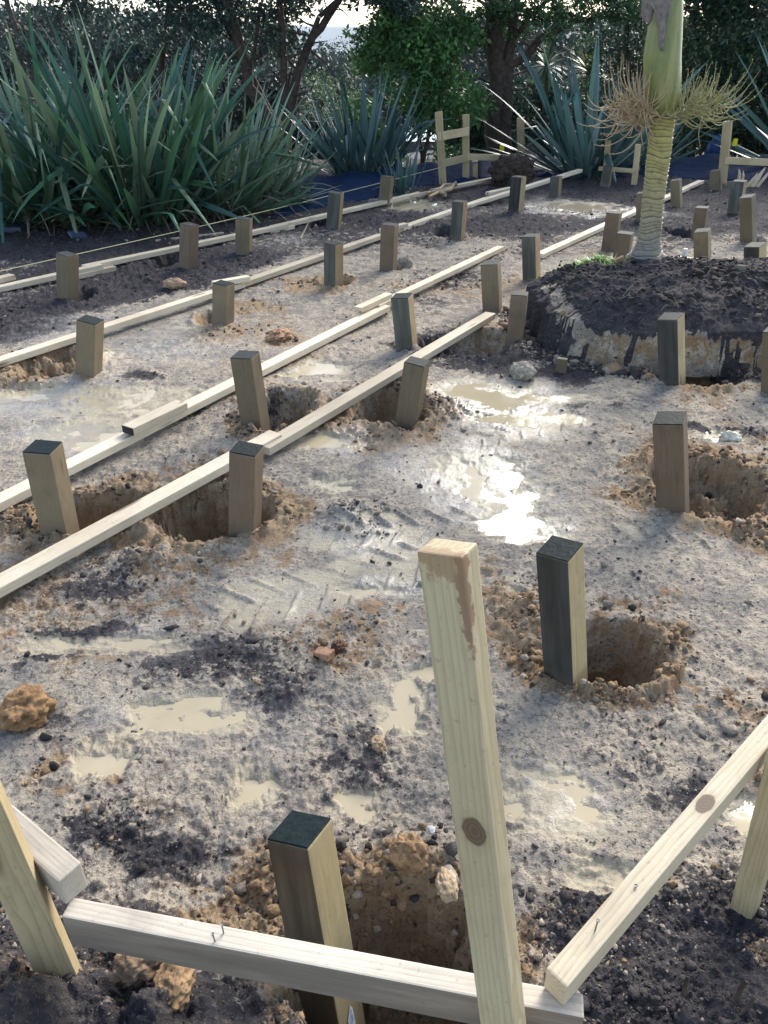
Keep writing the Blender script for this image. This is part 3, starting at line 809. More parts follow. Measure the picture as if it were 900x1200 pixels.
# the big near pile in the pit, seen under and over the front rail
M['pile_near'] = wood('treated_pile_near', (0.30, 0.24, 0.13), (0.14, 0.105, 0.055), 'Z', grain=0.25, stain=0.35, stain_col=(0.07, 0.07, 0.05), front=((0.036, 0.027, 0.019), 0.9))  # dark brown front carries stain and painted-in shade
def at_depth(px, py, dpt): return Vector((0, 0, H)) + ray(px, py) * dpt
t_, b_ = at_depth(351, 972, 1.74), at_depth(388, 1178, 1.86)
ax = t_ - b_
front, a_ = facing(b_, .37)
m = frame_from(ax, front); m.translation = b_
root = empty("house_pile", mat=m); sP = 0.108
bm_obj("post", box_bm(sP, sP, -0.3, ax.length, 0.005), M['pile_near'], root)
bm_obj("painted_end", box_bm(sP - .003, sP - .003, ax.length - .001, ax.length + .004, 0.0012, seg=1), M['endpaint'], root)
bm = bmesh.new()
tv = [bm.verts.new(p) for p in ((0, -.016, -.05), (0, .014, -.05), (0, .012, .002), (0, .004, .016), (0, -.014, -.012))]
bm.faces.new(tv); bmesh.ops.solidify(bm, geom=list(bm.faces), thickness=0.001)
M['tag'] = plain('paper_tag', (0.72, 0.75, 0.78), 0.5, 0.06, 30)
tg = bm_obj("paper_tag", bm, M['tag'], root); tg.location = (sP / 2 + 0.0025, -.006, 0.005)
mb = MB()
for k, (y0, z0, y1, z1) in enumerate([(-.002, -.012, .004, .004), (-.006, -.016, .006, -.012), (-.008, -.024, .008, -.018), (-.008, -.030, .008, -.025)]):
    mb.tube([(0, y0, z0), (0, y1, z1)], 0.0007, 4)
M['ink'] = plain('blue_ink', (0.10, 0.16, 0.32), 0.5, .1)
ink = mb.build("printed_lines", M['ink'], tg); ink.location = (0.0012, 0, 0)
tag(root, "largest nearest pile with a blackish green painted end, in the pit behind the front rail", "pile", "timber house piles standing in their holes")

# ------------------------------------------------------------------ boards on the ground
def board(name, p0, p1, w, h, mat, label, cat="board", group=None, roll=0.0, bow=0.0, parts=None, seg=2):
    p0, p1 = Vector(p0), Vector(p1)
    x = (p1 - p0); L = x.length; x.normalize()
    y = Vector((0, 0, 1)).cross(x).normalized(); z = x.cross(y)
    m = Matrix((x, y, z)).transposed().to_4x4() @ Matrix.Rotation(roll, 4, 'X')
    m.translation = p0
    bm = bmesh.new(); bmesh.ops.create_cube(bm, size=1.0)
    for v in bm.verts: v.co = Vector(((v.co.x + .5) * L, v.co.y * w, (v.co.z - .5) * h))      # origin: top centre of the start end
    n = max(1, int(L / 0.5))
    lng = [e for e in bm.edges if abs(e.verts[0].co.x - e.verts[1].co.x) > L * .5]
    if n > 1: bmesh.ops.subdivide_edges(bm, edges=lng, cuts=n - 1)
    for v in bm.verts:
        t = v.co.x / L; v.co.z += bow * math.sin(math.pi * t); v.co.y += 0.3 * bow * math.sin(math.pi * t * 1.7)
    sharp = [e for e in bm.edges if e.is_manifold and e.calc_face_angle(0) > 0.9]
    bmesh.ops.bevel(bm, geom=sharp, offset=min(0.0045, h * .2), segments=seg, affect='EDGES', profile=0.6)
    o = bm_obj(name, bm, M[mat])
    o.matrix_world = m
    tag(o, label, cat, group)
    return o
GB = "sawn boards laid along the rows of piles"
def gboard(a, b, label, za=0.075, zb=0.075, w=0.088, h=0.045, mat='pine', name="ground_board", bow=0.0, roll=0.0, ext=0.0):
    p0, p1 = G(a[0], a[1], za), G(b[0], b[1], zb)
    if ext:
        d = (p0 - p1).normalized(); p0 = p0 + d * ext
    return board(name, p0, p1, w, h, mat, label, "board", GB, roll, bow)
# nearest row
gboard((0, 680), (323, 506), "nearest ground board, running from the left edge to the joint behind the brown pile", .085, .10, ext=1.2, w=.092)
gboard((308, 523), (575, 366), "long board from the joint behind the brown pile to the pale grey-green pile", .085, .09, w=.088)
# second row
gboard((0, 583), (452, 357), "second ground board from the left edge, crossed by two leaning piles", .07, .07, ext=1.5)
gboard((440, 357), (587, 288), "far half of the second board line, with two dark marks near its middle", .085, .075, w=.08)
gboard((149, 500), (213, 470), "short offcut with a black end lying on the second ground board", .122, .118, name="board_offcut")
M['black'] = plain('black_end_paint', (.012, .012, .014), .6, .4, 50)
oc = [o for o in bpy.data.objects if o.get('label', '').startswith('short offcut with a black end')][0]
bm = box_bm(.003, .084, -.0435, -.0015, .0006, seg=1)
bm_obj('painted_end', bm, M['black'], oc)
gboard((419, 360), (456, 343), "short offcut on the second board line, left of the blue-grey faced pile", .125, .125, name="board_offcut", w=.07)
# third row
gboard((0, 420), (283, 330), "third ground board from the left edge, passing behind the square grey pile", .065, .065, ext=1.8)
gboard((270, 334), (470, 266), "middle length of the third board line, behind the blue-faced pile", .065, .065)
gboard((455, 271), (577, 229), "third board line's next length, between the brown and the dark pile", .06, .06)
gboard((549, 239), (680, 198), "far end length of the third board line, resting on the short blue-grey pile", .06, .22)
gboard((250, 330), (291, 323), "offcut lying on the third board beside a pile head", .12, .115, name="board_offcut", w=.075)
gboard((447, 268), (476, 261), "offcut sitting beside the head of the light brown leaning pile", .11, .11, name="board_offcut", w=.07)
gboard((572, 225), (599, 219), "offcut on the third board left of the pile by the root ball", .12, .12, name="board_offcut", w=.09)
# fourth row
gboard((0, 335), (118, 309), "farthest board line's first length, at the left edge", .07, .09, ext=2.0)
gboard((98, 311), (335, 262), "farthest board line's long length below the flax bush", .09, .08)
gboard((318, 265), (505, 222), "farthest board line's length beside the blue sheeting", .08, .08)
gboard((490, 225), (577, 208), "last length of the farthest board line, ending under the peg frame", .08, .08)
gboard((88, 321), (133, 311), "offcut lying low against the farthest board beside its leftmost pile", .05, .05, name="board_offcut", w=.09)
gboard((314, 269), (342, 263), "offcut lying against the farthest board right of the grey pile", .05, .05, name="board_offcut", w=.10)
gboard((-6, 326), (14, 321), "stacked offcut at the left edge on the farthest board", .11, .11, name="board_offcut", w=.09)
gboard((182, 281), (262, 272), "thin reddish batten lying in the soil behind the farthest board", .02, .02, w=.03, h=.02, name="batten")
# right of the palm
gboard((632, 297), (822, 211), "board running behind the palm trunk to the far right", .065, .07)
gboard((797, 300), (839, 307), "thin pale batten on the back of the mound", .36, .36, w=.045, h=.02, name="batten")

# ------------------------------------------------------------------ profile pegs and rails
def stake(name, base, top, wx, wy, front, mat, label, cat="peg", group=None, point=False, bury=0.15):
    base, top = Vector(base), Vector(top)
    ax = top - base
    m = frame_from(ax, front); m.translation = base
    bm = box_bm(wx, wy, -bury, ax.length, 0.0035)
    o = bm_obj(name, bm, M[mat]); o.matrix_world = m
    tag(o, label, cat, group)
    return o
PG = "timber profile pegs"; RG = "timber profile rails"
# tall near peg
t_, b_ = at_depth(524, 641, 0.97), at_depth(590, 1200, 1.29)
front, _ = facing(b_, .20)
axl = (t_ - b_).length
kz = axl * 0.40
M['peg_near'] = wood('peg_pine_near', (0.44, 0.37, 0.235), (0.26, 0.19, 0.10), 'Z', ring=0.9, stain=0.12, stain_col=(0.22, 0.17, 0.10), auto_knots=False,
                     knots=[(0.002, -0.025, axl * 0.497, 0.027, 0.020), (0.0375, -0.008, axl * 0.915, 0.012, 0.006)],
                     patches=[(0.030, -0.024, axl * 0.94, 0.011, 0.02, 0.10, (0.17, 0.085, 0.05), .75), (0.002, -0.024, axl * 0.995, 0.045, 0.02, 0.03, (0.24, 0.14, 0.07), .65)])
stake("profile_peg", b_, t_, 0.064, 0.044, front, 'peg_near', "tall pale pine peg in the middle foreground with a big dark knot on its face", "peg", PG, bury=.5)
# left near peg
b_ = at_depth(62, 1122, 1.60); t_ = at_depth(-38, 900, 1.40)
front, _ = facing(b_, .22)
stake("profile_peg", b_, b_ + (t_ - b_) * 1.25, 0.070, 0.050, front, 'peg', "thick near peg leaning out of the left edge above the dark soil bank", "peg", PG, bury=.3)
b_ = at_depth(877, 1046, 1.917); t_ = at_depth(922, 872, 1.66)
front, _ = facing(b_, .12)
stake("profile_peg", b_, t_, 0.055, 0.045, front, 'peg', "short near peg under the sloping rail at the right edge", "peg", PG, bury=.3)
# rails
def nails(o, spots):
    for (x, y_, h_, tx, ty) in spots:
        mb = MB(); mb.tube([(x, y_, -.004), (x + tx, y_ + ty, h_)], 0.0016, 7); mb.tube([(x + tx, y_ + ty, h_), (x + tx * 1.04, y_ + ty * 1.04, h_ + .0012)], 0.0034, 8)
        mb.build("nail", M['nail'], o)
p0, p1 = at_depth(75, 1054, 1.505), at_depth(686, 1172, 1.352)
p0.z = p1.z = .45
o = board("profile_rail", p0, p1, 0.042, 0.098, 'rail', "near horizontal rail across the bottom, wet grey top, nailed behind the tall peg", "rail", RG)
Lr = (p1 - p0).length
nails(o, [(Lr * .315, -.012, .020, -.004, .002), (Lr * .325, .006, .024, -.002, .002)])
e1 = at_depth(82, 1022, 1.50); d1 = at_depth(20, 972, 1.60) - e1; d1.z = 0
o = board("profile_rail", e1, e1 + d1.normalized() * 1.0, 0.052, 0.075, 'rail', "short rail end with visible growth rings tucked behind the left near peg", "rail", RG)
e1 = at_depth(652, 1146, 1.335); e2 = at_depth(903, 852, 1.765); e1.z += 0.0
dd_ = (e2 - e1)
M['rail_right'] = wood('rail_pine_right', (0.64, 0.54, 0.38), (0.36, 0.27, 0.16), 'X', stain=0.15, stain_col=(0.2, 0.16, 0.12), auto_knots=False, knots=[(0.50, 0.0, 0.0, 0.030, 0.016)])
o = board("profile_rail", e1, e1 + dd_ * 1.5, 0.045, 0.068, 'rail_right', "right near rail sloping up from the front rail to the right edge", "rail", RG)
nails(o, [(0.115, .002, .026, .006, .001), (0.24, -.002, .004, 0, 0)])

# ------------------------------------------------------------------ far profile frames
def far_peg(base, top, w, label, Y=None, rf=.2, mat='peg', name="profile_peg"):
    b = G(*base) if Y is None else AY(base[0], base[1], Y)
    t = AY(top[0], top[1], b.y)
    fr, _ = facing(b, rf)
    wm = w / F * ray(0, base[1]).y ** -1 * b.y
    return stake(name, b, t, wm, wm * .8, fr, mat, label, "peg", PG, bury=.2)
far_peg((519, 216), (514, 131), 7.5, "left peg of the far ladder-like frame before the bushes")
far_peg((546, 211), (546, 134), 7, "middle peg of the far frame, between two short rails")
far_peg((611, 200), (610, 138), 7.5, "right peg of the far frame, beside the dark root ball")
far_peg((557, 210), (557, 193), 5, "tiny stake behind the far frame's bottom rail")
far_peg((709, 212), (713, 163), 6, "leaning peg left of the low far frame at the blue flax")
far_peg((743, 216), (748, 169), 6, "right peg of the low far frame near the palm")
far_peg((846, 216), (853, 142), 9, "far peg on the right with one rail across it")
def far_rail(a, b, hpx, label, Ya, Yb):
    p, q = AY(a[0], a[1], Ya), AY(b[0], b[1], Yb)
    hh = hpx / F * ray(*a).y ** -1 * Ya
    return board("profile_rail", p, q, 0.04, hh, 'peg_x', label, "rail", RG)
M['peg_x'] = wood('far_rail_pine', (0.50, 0.41, 0.25), (0.28, 0.19, 0.09), 'X', stain=.2, stain_col=(.2, .15, .09))
Yp = G(519, 216).y; Yq = G(546, 211).y
far_rail((514, 155), (549, 149), 9, "upper short rail between the first two pegs of the far frame", Yp - .06, Yq - .06)
far_rail((516, 188), (549, 180), 8, "lower short rail between the first two pegs of the far frame", Yp - .06, Yq - .06)
far_rail((547, 180), (618, 182), 7, "long rail from the middle peg to the right peg of the far frame", Yq - .09, G(611, 200).y - .06)
far_rail((702, 195), (747, 198), 4.5, "low rail joining the two pegs beside the blue flax", G(709, 212).y - .06, G(743, 216).y - .05)
far_rail((850, 184), (925, 187), 7.5, "rail on the far right peg, running out of the right edge", G(846, 216).y - .06, G(846, 216).y - .06)
b_ = G(801, 304, .40); fr, _ = facing(b_, .3)
M['white'] = plain('white_paint', (0.72, 0.68, 0.6), .6, .1)
stake("marker_stake", b_, b_ + Vector((0, 0, .085)), .03, .03, fr, 'white', "small white stake stub on the back of the mound", "stake")

# string line
mb = MB()
sa_, sb_ = G(-60, 331, .22), AY(517, 196, Yp - .05)
pts = [sa_.lerp(sb_, t) - Vector((0, 0, .03 * math.sin(math.pi * t))) for t in np.linspace(0, 1, 14)]
mb.tube(pts, 0.004, 5)
M['string'] = plain('string', (0.55, 0.50, 0.28), .7, .1)
o = mb.build("string_line", M['string']); tag(o, "yellow builder's string stretched low from the left edge to the far frame", "string")

# ------------------------------------------------------------------ vegetation helpers
def leaf_mat(name, c1, c2, rough=0.45, trans=0.0):
    m, nt, b = new_mat(name)
    at = N(nt, "ShaderNodeAttribute"); at.attribute_name = "leaf"
    nt.links.new(at.outputs["Color"], b.inputs["Base Color"])
    b.inputs["Roughness"].default_value = rough
    b.inputs["Specular IOR Level"].default_value = 0.35
    if trans:
        tr = N(nt, "ShaderNodeBsdfTranslucent"); nt.links.new(at.outputs["Color"], tr.inputs[0])
        ms = N(nt, "ShaderNodeMixShader"); ms.inputs[0].default_value = trans
        out = nt.nodes["Material Output"]
        nt.links.new(b.outputs[0], ms.inputs[1]); nt.links.new(tr.outputs[0], ms.inputs[2]); nt.links.new(ms.outputs[0], out.inputs[0])
    return m
M['leaf'] = leaf_mat('tree_leaf', None, None, .5, .25)
M['blade'] = leaf_mat('flax_blade', None, None, .36, .22)
M['bark'] = plain('bark', (0.055, 0.043, 0.036), .9, .5, 14, .1, .8)
M['bark_grey'] = plain('grey_bark', (0.12, 0.10, 0.09), .9, .4, 14, .1, .8)

LEAFINESS = 6.0
def leaves(name, C, n_per, size, cols, parent, seed, flat=0.0, aspect=0.45):
    """C: list of (centre, (rx,ry,rz)); leaf quads fill each clump, denser to the outside, with gaps"""
    r = np.random.default_rng(seed)
    P = []; K = []
    for ci, (c, rad) in enumerate(C):
        n = int(n_per * LEAFINESS * (rad[0] * rad[1] * rad[2]) ** (2 / 3) / 0.09)
        d = r.normal(size=(n, 3)); d /= np.linalg.norm(d, axis=1)[:, None]
        q = r.uniform(0.15, 1, n) ** 0.5
        p = np.array(c) + d * q[:, None] * np.array(rad)
        # twig-scale clumping
        cl = np.sin(p[:, 0] * 11 + ci) + np.sin(p[:, 1] * 9.3 + 2 * ci) + np.sin(p[:, 2] * 12.7 + 1.3 * ci)
        p = p[cl > -0.75]
        P.append(p); K.append(np.full(len(p), ci))
    P = np.concatenate(P); K = np.concatenate(K); n = len(P)
    u = r.normal(size=(n, 3)); u[:, 2] -= 0.3; u /= np.linalg.norm(u, axis=1)[:, None]
    nn = r.normal(size=(n, 3)); nn[:, 2] += 0.8
    v = np.cross(nn, u); v /= (np.linalg.norm(v, axis=1)[:, None] + 1e-9)
    s = size * r.uniform(0.6, 1.35, n)[:, None]
    a = P; b = P + u * s * .5 + v * s * aspect * .5; c = P + u * s; d = P + u * s * .5 - v * s * aspect * .5
    Vv = np.stack([a, b, c, d], 1).reshape(-1, 3)
    Fc = np.arange(4 * n).reshape(n, 4)
    me = mesh_np(name, Vv, Fc)
    cc = np.array(cols) * np.array([1.0, 1.18, 1.08])
    w = r.uniform(0, 1, (n, 1)); cw = (np.sin(K * 12.9898) * 43758.5 % 1)[:, None]
    col = cc[0] * (1 - cw) + cc[1] * cw
    col = np.where(w > .9, cc[2], col) * r.uniform(.6, 1.35, (n, 1))
    vcol(me, "leaf", np.repeat(col, 4, 0))
    return link(name, me, M['leaf'], parent, False)
def limb(mb, pts, r0, r1, n=7, jit=0.03):
    pts = [Vector(p) for p in pts]
    out = []
    for i in range(len(pts) - 1):
        for k in range(3):
            t = k / 3
            p = pts[i].lerp(pts[i + 1], t)
            if i or k: p += Vector((random.uniform(-jit, jit), random.uniform(-jit, jit), random.uniform(-jit, jit)))
            out.append(p)
    out.append(pts[-1])
    m_ = len(out)
    mb.tube(out, [r0 + (r1 - r0) * i / (m_ - 1) for i in range(m_)], n)
    return out
def twigs(mb, P, n, ln, r0):
    for _ in range(n):
        p = random.choice(P[len(P) // 3:])
        d = Vector((random.gauss(0, 1), random.gauss(0, .6), random.gauss(.35, .6))).normalized()
        q = p + d * ln * random.uniform(.5, 1)
        k = q + (d + Vector((random.gauss(0, .5), random.gauss(0, .5), random.gauss(0, .4)))).normalized() * ln * .7
        mb.tube([p, q, k], [r0, r0 * .6, r0 * .2], 4)

def flax(base, n, length, spread, cols, label, seed, width=0.06, dead=40, lean=(0, 0), fan=0.35, stiff=0.5, base_r=0.3, group="flax bushes round the site"):
    r = random.Random(seed)
    root = empty("flax_bush", base)
    V = []; Fc = []; C = []
    def blade(o, az, el, L, w, droop, col, fold=False, roll=0.0):
        d = Vector((math.cos(az) * math.cos(el), math.sin(az) * math.cos(el), math.sin(el)))
        side = Vector((-math.sin(az + roll), math.cos(az + roll), 0.0))
        side = (side - d * side.dot(d)).normalized()
        p = Vector(o); seg = 11; st = len(V)
        brk = r.uniform(.45, .8) if fold else 2
        for i in range(seg + 1):
            t = i / seg
            ww = w * (0.55 + 0.9 * t if t < .5 else 1.0) * (1 if t < .62 else max(0.02, (1 - (t - .62) / .38) ** .7)) * 0.5
            nrm = side.cross(d).normalized()
            V.append(p + side * ww + nrm * ww * .45); V.append(p.copy()); V.append(p - side * ww + nrm * ww * .45)
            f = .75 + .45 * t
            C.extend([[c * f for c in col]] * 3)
            if i < seg:
                a = st + i * 3
                Fc.append((a, a + 1, a + 4, a + 3)); Fc.append((a + 1, a + 2, a + 5, a + 4))
            k = droop * (t ** 1.6) * 2.6 / seg
            if abs(t - brk) < .5 / seg: k += r.uniform(.9, 1.6)
            d = (d + Vector((lean[0], lean[1], 0)) * .02 - Vector((0, 0, 1)) * k * L * .45).normalized()
            side = (side - d * side.dot(d)).normalized()
            p = p + d * (L / seg)
    for i in range(n):
        az = r.uniform(0, 2 * math.pi); rr = base_r * math.sqrt(r.random())
        o = (math.cos(az) * rr + r.gauss(0, .05), math.sin(az) * rr * .8 + r.gauss(0, .05), -.05)
        tilt = abs(r.gauss(0, fan)) + .06 + .30 * rr / max(base_r, .01)
        el = max(.35, math.pi / 2 - tilt * spread)
        L = length * r.uniform(.55, 1.08) * (1 - .15 * tilt)
        c = r.choice(cols); g = r.uniform(.65, 1.3)
        blade(o, az + r.gauss(0, .5) + math.atan2(lean[1], lean[0]) * 0, el, L, width * r.uniform(.65, 1.2), r.uniform(.08, .72) * (1.3 - stiff), [x * g for x in c], r.random() < .16 * (1.3 - stiff), r.gauss(0, .9))
    me = bpy.data.meshes.new("foliage"); me.from_pydata([v[:] for v in V], [], Fc); me.update()
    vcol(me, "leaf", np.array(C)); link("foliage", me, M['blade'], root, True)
    if dead:
        V.clear(); Fc.clear(); C.clear()
        V = []; Fc = []; C = []
        def dd():
            pass
        for i in range(dead):
            az = r.uniform(0, 2 * math.pi); rr = base_r * 1.1 * math.sqrt(r.random())
            p = Vector((math.cos(az) * rr, math.sin(az) * rr, r.uniform(0, .25)))
            d = Vector((math.cos(az) + r.gauss(0, .5), math.sin(az) + r.gauss(0, .5), r.uniform(-.15, .6))).normalized()
            L = r.uniform(.3, .9); w = r.uniform(.008, .028); st = len(V); s = Vector((-d.y, d.x, r.gauss(0, .4))).normalized()
            c = r.choice([(.16, .12, .08), (.22, .18, .13), (.10, .075, .055), (.27, .24, .19)])
            for k in range(6):
                V.append(p + s * w * (1 - k / 6)); V.append(p - s * w * (1 - k / 6)); C.extend([list(c)] * 2)
                if k < 5: a = st + 2 * k; Fc.append((a, a + 1, a + 3, a + 2))
                p = p + d * L / 5; d = (d - Vector((0, 0, .22))).normalized()
                if p.z < .01: p.z = .01 + .004 * k
        me = bpy.data.meshes.new("dead_leaves"); me.from_pydata([v[:] for v in V], [], Fc); me.update()
        vcol(me, "leaf", np.array(C)); link("dead_leaves", me, M['blade'], root, False)
    tag(root, label, "flax bush", group)
    return root
GREEN = [(0.052, 0.134, 0.073), (0.040, 0.108, 0.081), (0.068, 0.151, 0.068), (0.119, 0.183, 0.112), (0.037, 0.090, 0.076), (0.170, 0.227, 0.135)]
OLIVE = [(0.105, 0.174, 0.096), (0.152, 0.221, 0.139), (0.064, 0.129, 0.081), (0.211, 0.280, 0.205), (0.053, 0.117, 0.081)]
BLUE = [(0.049, 0.108, 0.098), (0.069, 0.137, 0.126), (0.037, 0.081, 0.077), (0.108, 0.175, 0.170)]
def gz(px, py):
    p = G(px, py); return Vector((p.x, p.y, ground_z(p.x, p.y)))
flax(gz(60, 258), 250, 2.35, 1.05, GREEN, "biggest green flax bush filling the left edge, long arching leaves", 11, .085, 90, base_r=.6, fan=.55, stiff=.0)
flax(gz(165, 258), 270, 2.3, 1.0, GREEN, "tall dense green flax bush behind the farthest board, right of the left-edge one", 12, .082, 100, base_r=.55, fan=.48, stiff=.0)
flax(gz(255, 250), 190, 1.8, 1.1, OLIVE, "olive tangled flax bush with bent pale leaves left of the blue sheeting", 13, .055, 70, base_r=.45, fan=.45, stiff=.3)
flax(gz(310, 238), 110, 1.25, 1.15, OLIVE, "lower pale flax clump sprawling beside the tree trunks", 14, .05, 40, base_r=.35, fan=.5, stiff=.3)
flax(gz(425, 206), 120, 1.65, 1.0, BLUE, "blue-green flax bush just behind the blue sheeting", 15, .065, 15, base_r=.4, fan=.42)
flax(gz(472, 226), 26, .85, .7, BLUE, "small thin flax tuft in front of the blue sheeting", 16, .045, 4, base_r=.12, fan=.3)
flax(gz(688, 205), 80, 2.35, 1.15, BLUE, "large stiff blue flax bush left of the palm", 17, .095, 15, base_r=.30, fan=.50, stiff=.75)
flax(gz(745, 198), 40, 1.7, .9, BLUE, "dim flax bush behind the low far frame, right of the stiff blue one", 18, .08, 8, base_r=.3, fan=.4, stiff=.8)
flax(gz(955, 205), 80, 2.4, 1.25, BLUE, "flax bush outside the right edge with leaves reaching in", 19, .10, 10, base_r=.35, fan=.5, stiff=.8)

# long leaf lying across the tarp on the right
# ------------------------------------------------------------------ trees
TG = "trees and bushes behind the site"
def P3(px, py, Y): return AY(px, py, Y)
def simple_tree(name, base, limbs, crown, n_per, size, cols, label, seed, cat="tree", bark='bark', tw=20, tl=.5):
    random.seed(seed)
    root = empty(name, base)
    inv = Vector(base)
    mb = MB()
    for (pts, r0, r1) in limbs:
        P = limb(mb, [Vector(p) - inv for p in pts], r0, r1)
        if tw: twigs(mb, P, tw, tl, max(r1 * .5, .006))
    mb.build("trunk", M[bark], root)
    leaves("crown", [((Vector(c) - inv)[:], rd) for c, rd in crown], n_per, size, cols, root, seed)
    tag(root, label, cat, TG)
    return root
DK = [(.022, .042, .028), (.034, .062, .034), (.075, .11, .055)]
DKB = [(.020, .037, .036), (.030, .053, .048), (.06, .09, .075)]
MG = [(.040, .092, .028), (.06, .125, .036), (.11, .19, .065)]
def cloud(pxs, Y, r, n, rs, seed, yj=1.0):
    q = random.Random(seed); out = []
    for (x0, x1, y0, y1) in pxs:
        for _ in range(n):
            p = P3(q.uniform(x0, x1), q.uniform(y0, y1), Y + q.uniform(-yj, yj))
            k = q.uniform(*rs); out.append((p, (k * 1.15, k, k * .8)))
    return out
# multi-stemmed dark tree, left of centre
Yt = 15.2
b0 = P3(335, 195, Yt)
tr = [([b0, P3(322, 150, Yt), P3(292, 100, Yt), P3(277, 40, Yt), P3(262, -20, Yt), P3(250, -90, Yt)], .13, .06),
      ([b0, P3(330, 150, Yt + .2), P3(310, 120, Yt + .2), P3(285, 70, Yt + .3), P3(255, 10, Yt + .3)], .09, .04),
      ([b0, P3(338, 130, Yt), P3(332, 70, Yt - .1), P3(330, 20, Yt - .2), P3(322, -60, Yt - .2)], .08, .05),
      ([b0, P3(337, 140, Yt), P3(347, 95, Yt), P3(360, 55, Yt), P3(385, 20, Yt), P3(425, -40, Yt)], .10, .05),
      ([P3(360, 55, Yt), P3(375, 20, Yt), P3(400, -5, Yt), P3(410, -60, Yt)], .05, .025),
      ([P3(292, 100, Yt), P3(300, 40, Yt), P3(312, -10, Yt)], .04, .02)]
cr = cloud([(150, 372, -20, 14), (440, 500, -20, 10)], Yt, 1, 13, (.16, .26), 34, .6) + cloud([(160, 360, -25, 22), (330, 372, -30, 20), (440, 480, -30, 14)], Yt, 1, 8, (.16, .28), 33, .6) + cloud([(170, 260, -60, 25), (250, 345, -70, 45), (330, 470, -120, -12)], Yt, 1, 11, (.22, .42), 3) + cloud([(400, 480, -20, 12)], Yt, 1, 5, (.12, .22), 31, .4) + cloud([(240, 330, 20, 60)], Yt, 1, 5, (.14, .22), 8) \
    + cloud([(150, 480, -310, -110)], Yt, 1, 26, (.5, .8), 4, 1.5)
simple_tree("broadleaf_tree", b0, tr, cr, 62, .085, DKB, "dark multi-stemmed tree with leaning trunks behind the left flax", 21, tw=10, tl=.4)
# spreading tree, centre right
Yt = 16.0
b0 = P3(583, 196, Yt)
tr = [([b0, P3(580, 150, Yt), P3(584, 100, Yt), P3(580, 50, Yt), P3(578, -10, Yt), P3(575, -100, Yt)], .24, .09),
      ([P3(590, 190, Yt), P3(592, 140, Yt - .1), P3(594, 90, Yt), P3(600, 40, Yt), P3(606, -20, Yt), P3(620, -120, Yt)], .14, .05),
      ([P3(592, 80, Yt), P3(615, 66, Yt), P3(640, 40, Yt), P3(672, 26, Yt), P3(715, 18, Yt), P3(760, 22, Yt)], .08, .015),
      ([P3(582, 55, Yt), P3(565, 38, Yt), P3(545, 20, Yt), P3(525, 0, Yt), P3(500, -20, Yt)], .08, .03),
      ([P3(580, 62, Yt), P3(560, 50, Yt), P3(545, 42, Yt), P3(520, 30, Yt)], .05, .02),
      ([P3(600, 50, Yt), P3(620, 20, Yt), P3(650, -5, Yt), P3(690, -30, Yt)], .06, .02),
      ([P3(583, 40, Yt), P3(600, 10, Yt), P3(625, -20, Yt)], .05, .02), ([P3(590, 60, Yt), P3(612, 50, Yt), P3(640, 62, Yt)], .035, .01)]
cr = cloud([(440, 800, -18, 16)], Yt, 1, 22, (.14, .24), 56, .6) + cloud([(440, 560, -25, 40), (560, 660, -25, 30), (650, 800, -25, 30)], Yt, 1, 11, (.15, .26), 55, .6) + cloud([(440, 560, -60, 20), (560, 660, -70, 22), (650, 790, -60, 28)], Yt, 1, 13, (.16, .36), 5) + cloud([(600, 720, 20, 52)], Yt, 1, 8, (.10, .17), 6) + cloud([(430, 800, -320, -100)], Yt, 1, 28, (.5, .85), 7, 1.5)
simple_tree("broadleaf_tree", b0, tr, cr, 58, .085, [(.03, .062, .026), (.045, .085, .034), (.09, .14, .06)], "spreading tree with fluted dark trunk behind the far frame", 22, tw=14, tl=.45)
# green rounded bush between them
Yt = 15.4
b0 = P3(495, 200, Yt)
cr = cloud([(430, 560, 45, 110), (415, 575, 100, 185), (455, 545, 25, 60)], Yt, 1, 15, (.24, .42), 9, .5)
simple_tree("leafy_bush", b0, [([b0, P3(492, 150, Yt), P3(485, 80, Yt), P3(480, 30, Yt)], .05, .02), ([b0, P3(505, 140, Yt), P3(530, 70, Yt)], .04, .015)], cr, 75, .095, MG, "rounded mid-green bush left of the far frame", 23, "bush", tw=6)
# dark wall of trees on the right
Yt = 17.5
b0 = P3(845, 205, Yt)
cr = cloud([(790, 940, -30, 30)], Yt, 1, 10, (.3, .45), 101, .6) + cloud([(780, 960, -40, 60), (780, 980, 50, 130), (800, 1000, 120, 190), (790, 1020, -300, -40)], Yt, 1, 17, (.35, .62), 10, .9)
simple_tree("broadleaf_tree", b0, [([b0, P3(842, 120, Yt), P3(850, 40, Yt), P3(860, -60, Yt)], .12, .05), ([b0, P3(865, 100, Yt), P3(890, 20, Yt)], .07, .03), ([b0, P3(830, 110, Yt), P3(812, 20, Yt)], .06, .02)],
            cr, 60, .10, [(.016, .034, .020), (.026, .05, .024), (.10, .14, .06)], "dark dense tree right of the palm", 24, tw=10)
Yt = 18.5
b0 = P3(742, 205, Yt)
cr = cloud([(700, 800, 20, 110), (690, 800, 90, 190), (720, 800, -200, 30)], Yt, 1, 12, (.28, .5), 12, .6)
simple_tree("broadleaf_tree", b0, [([b0, P3(738, 110, Yt), P3(735, 20, Yt), P3(740, -60, Yt)], .08, .03)], cr, 40, .09, DK, "thin dark tree directly behind the palm trunk", 25, tw=12)
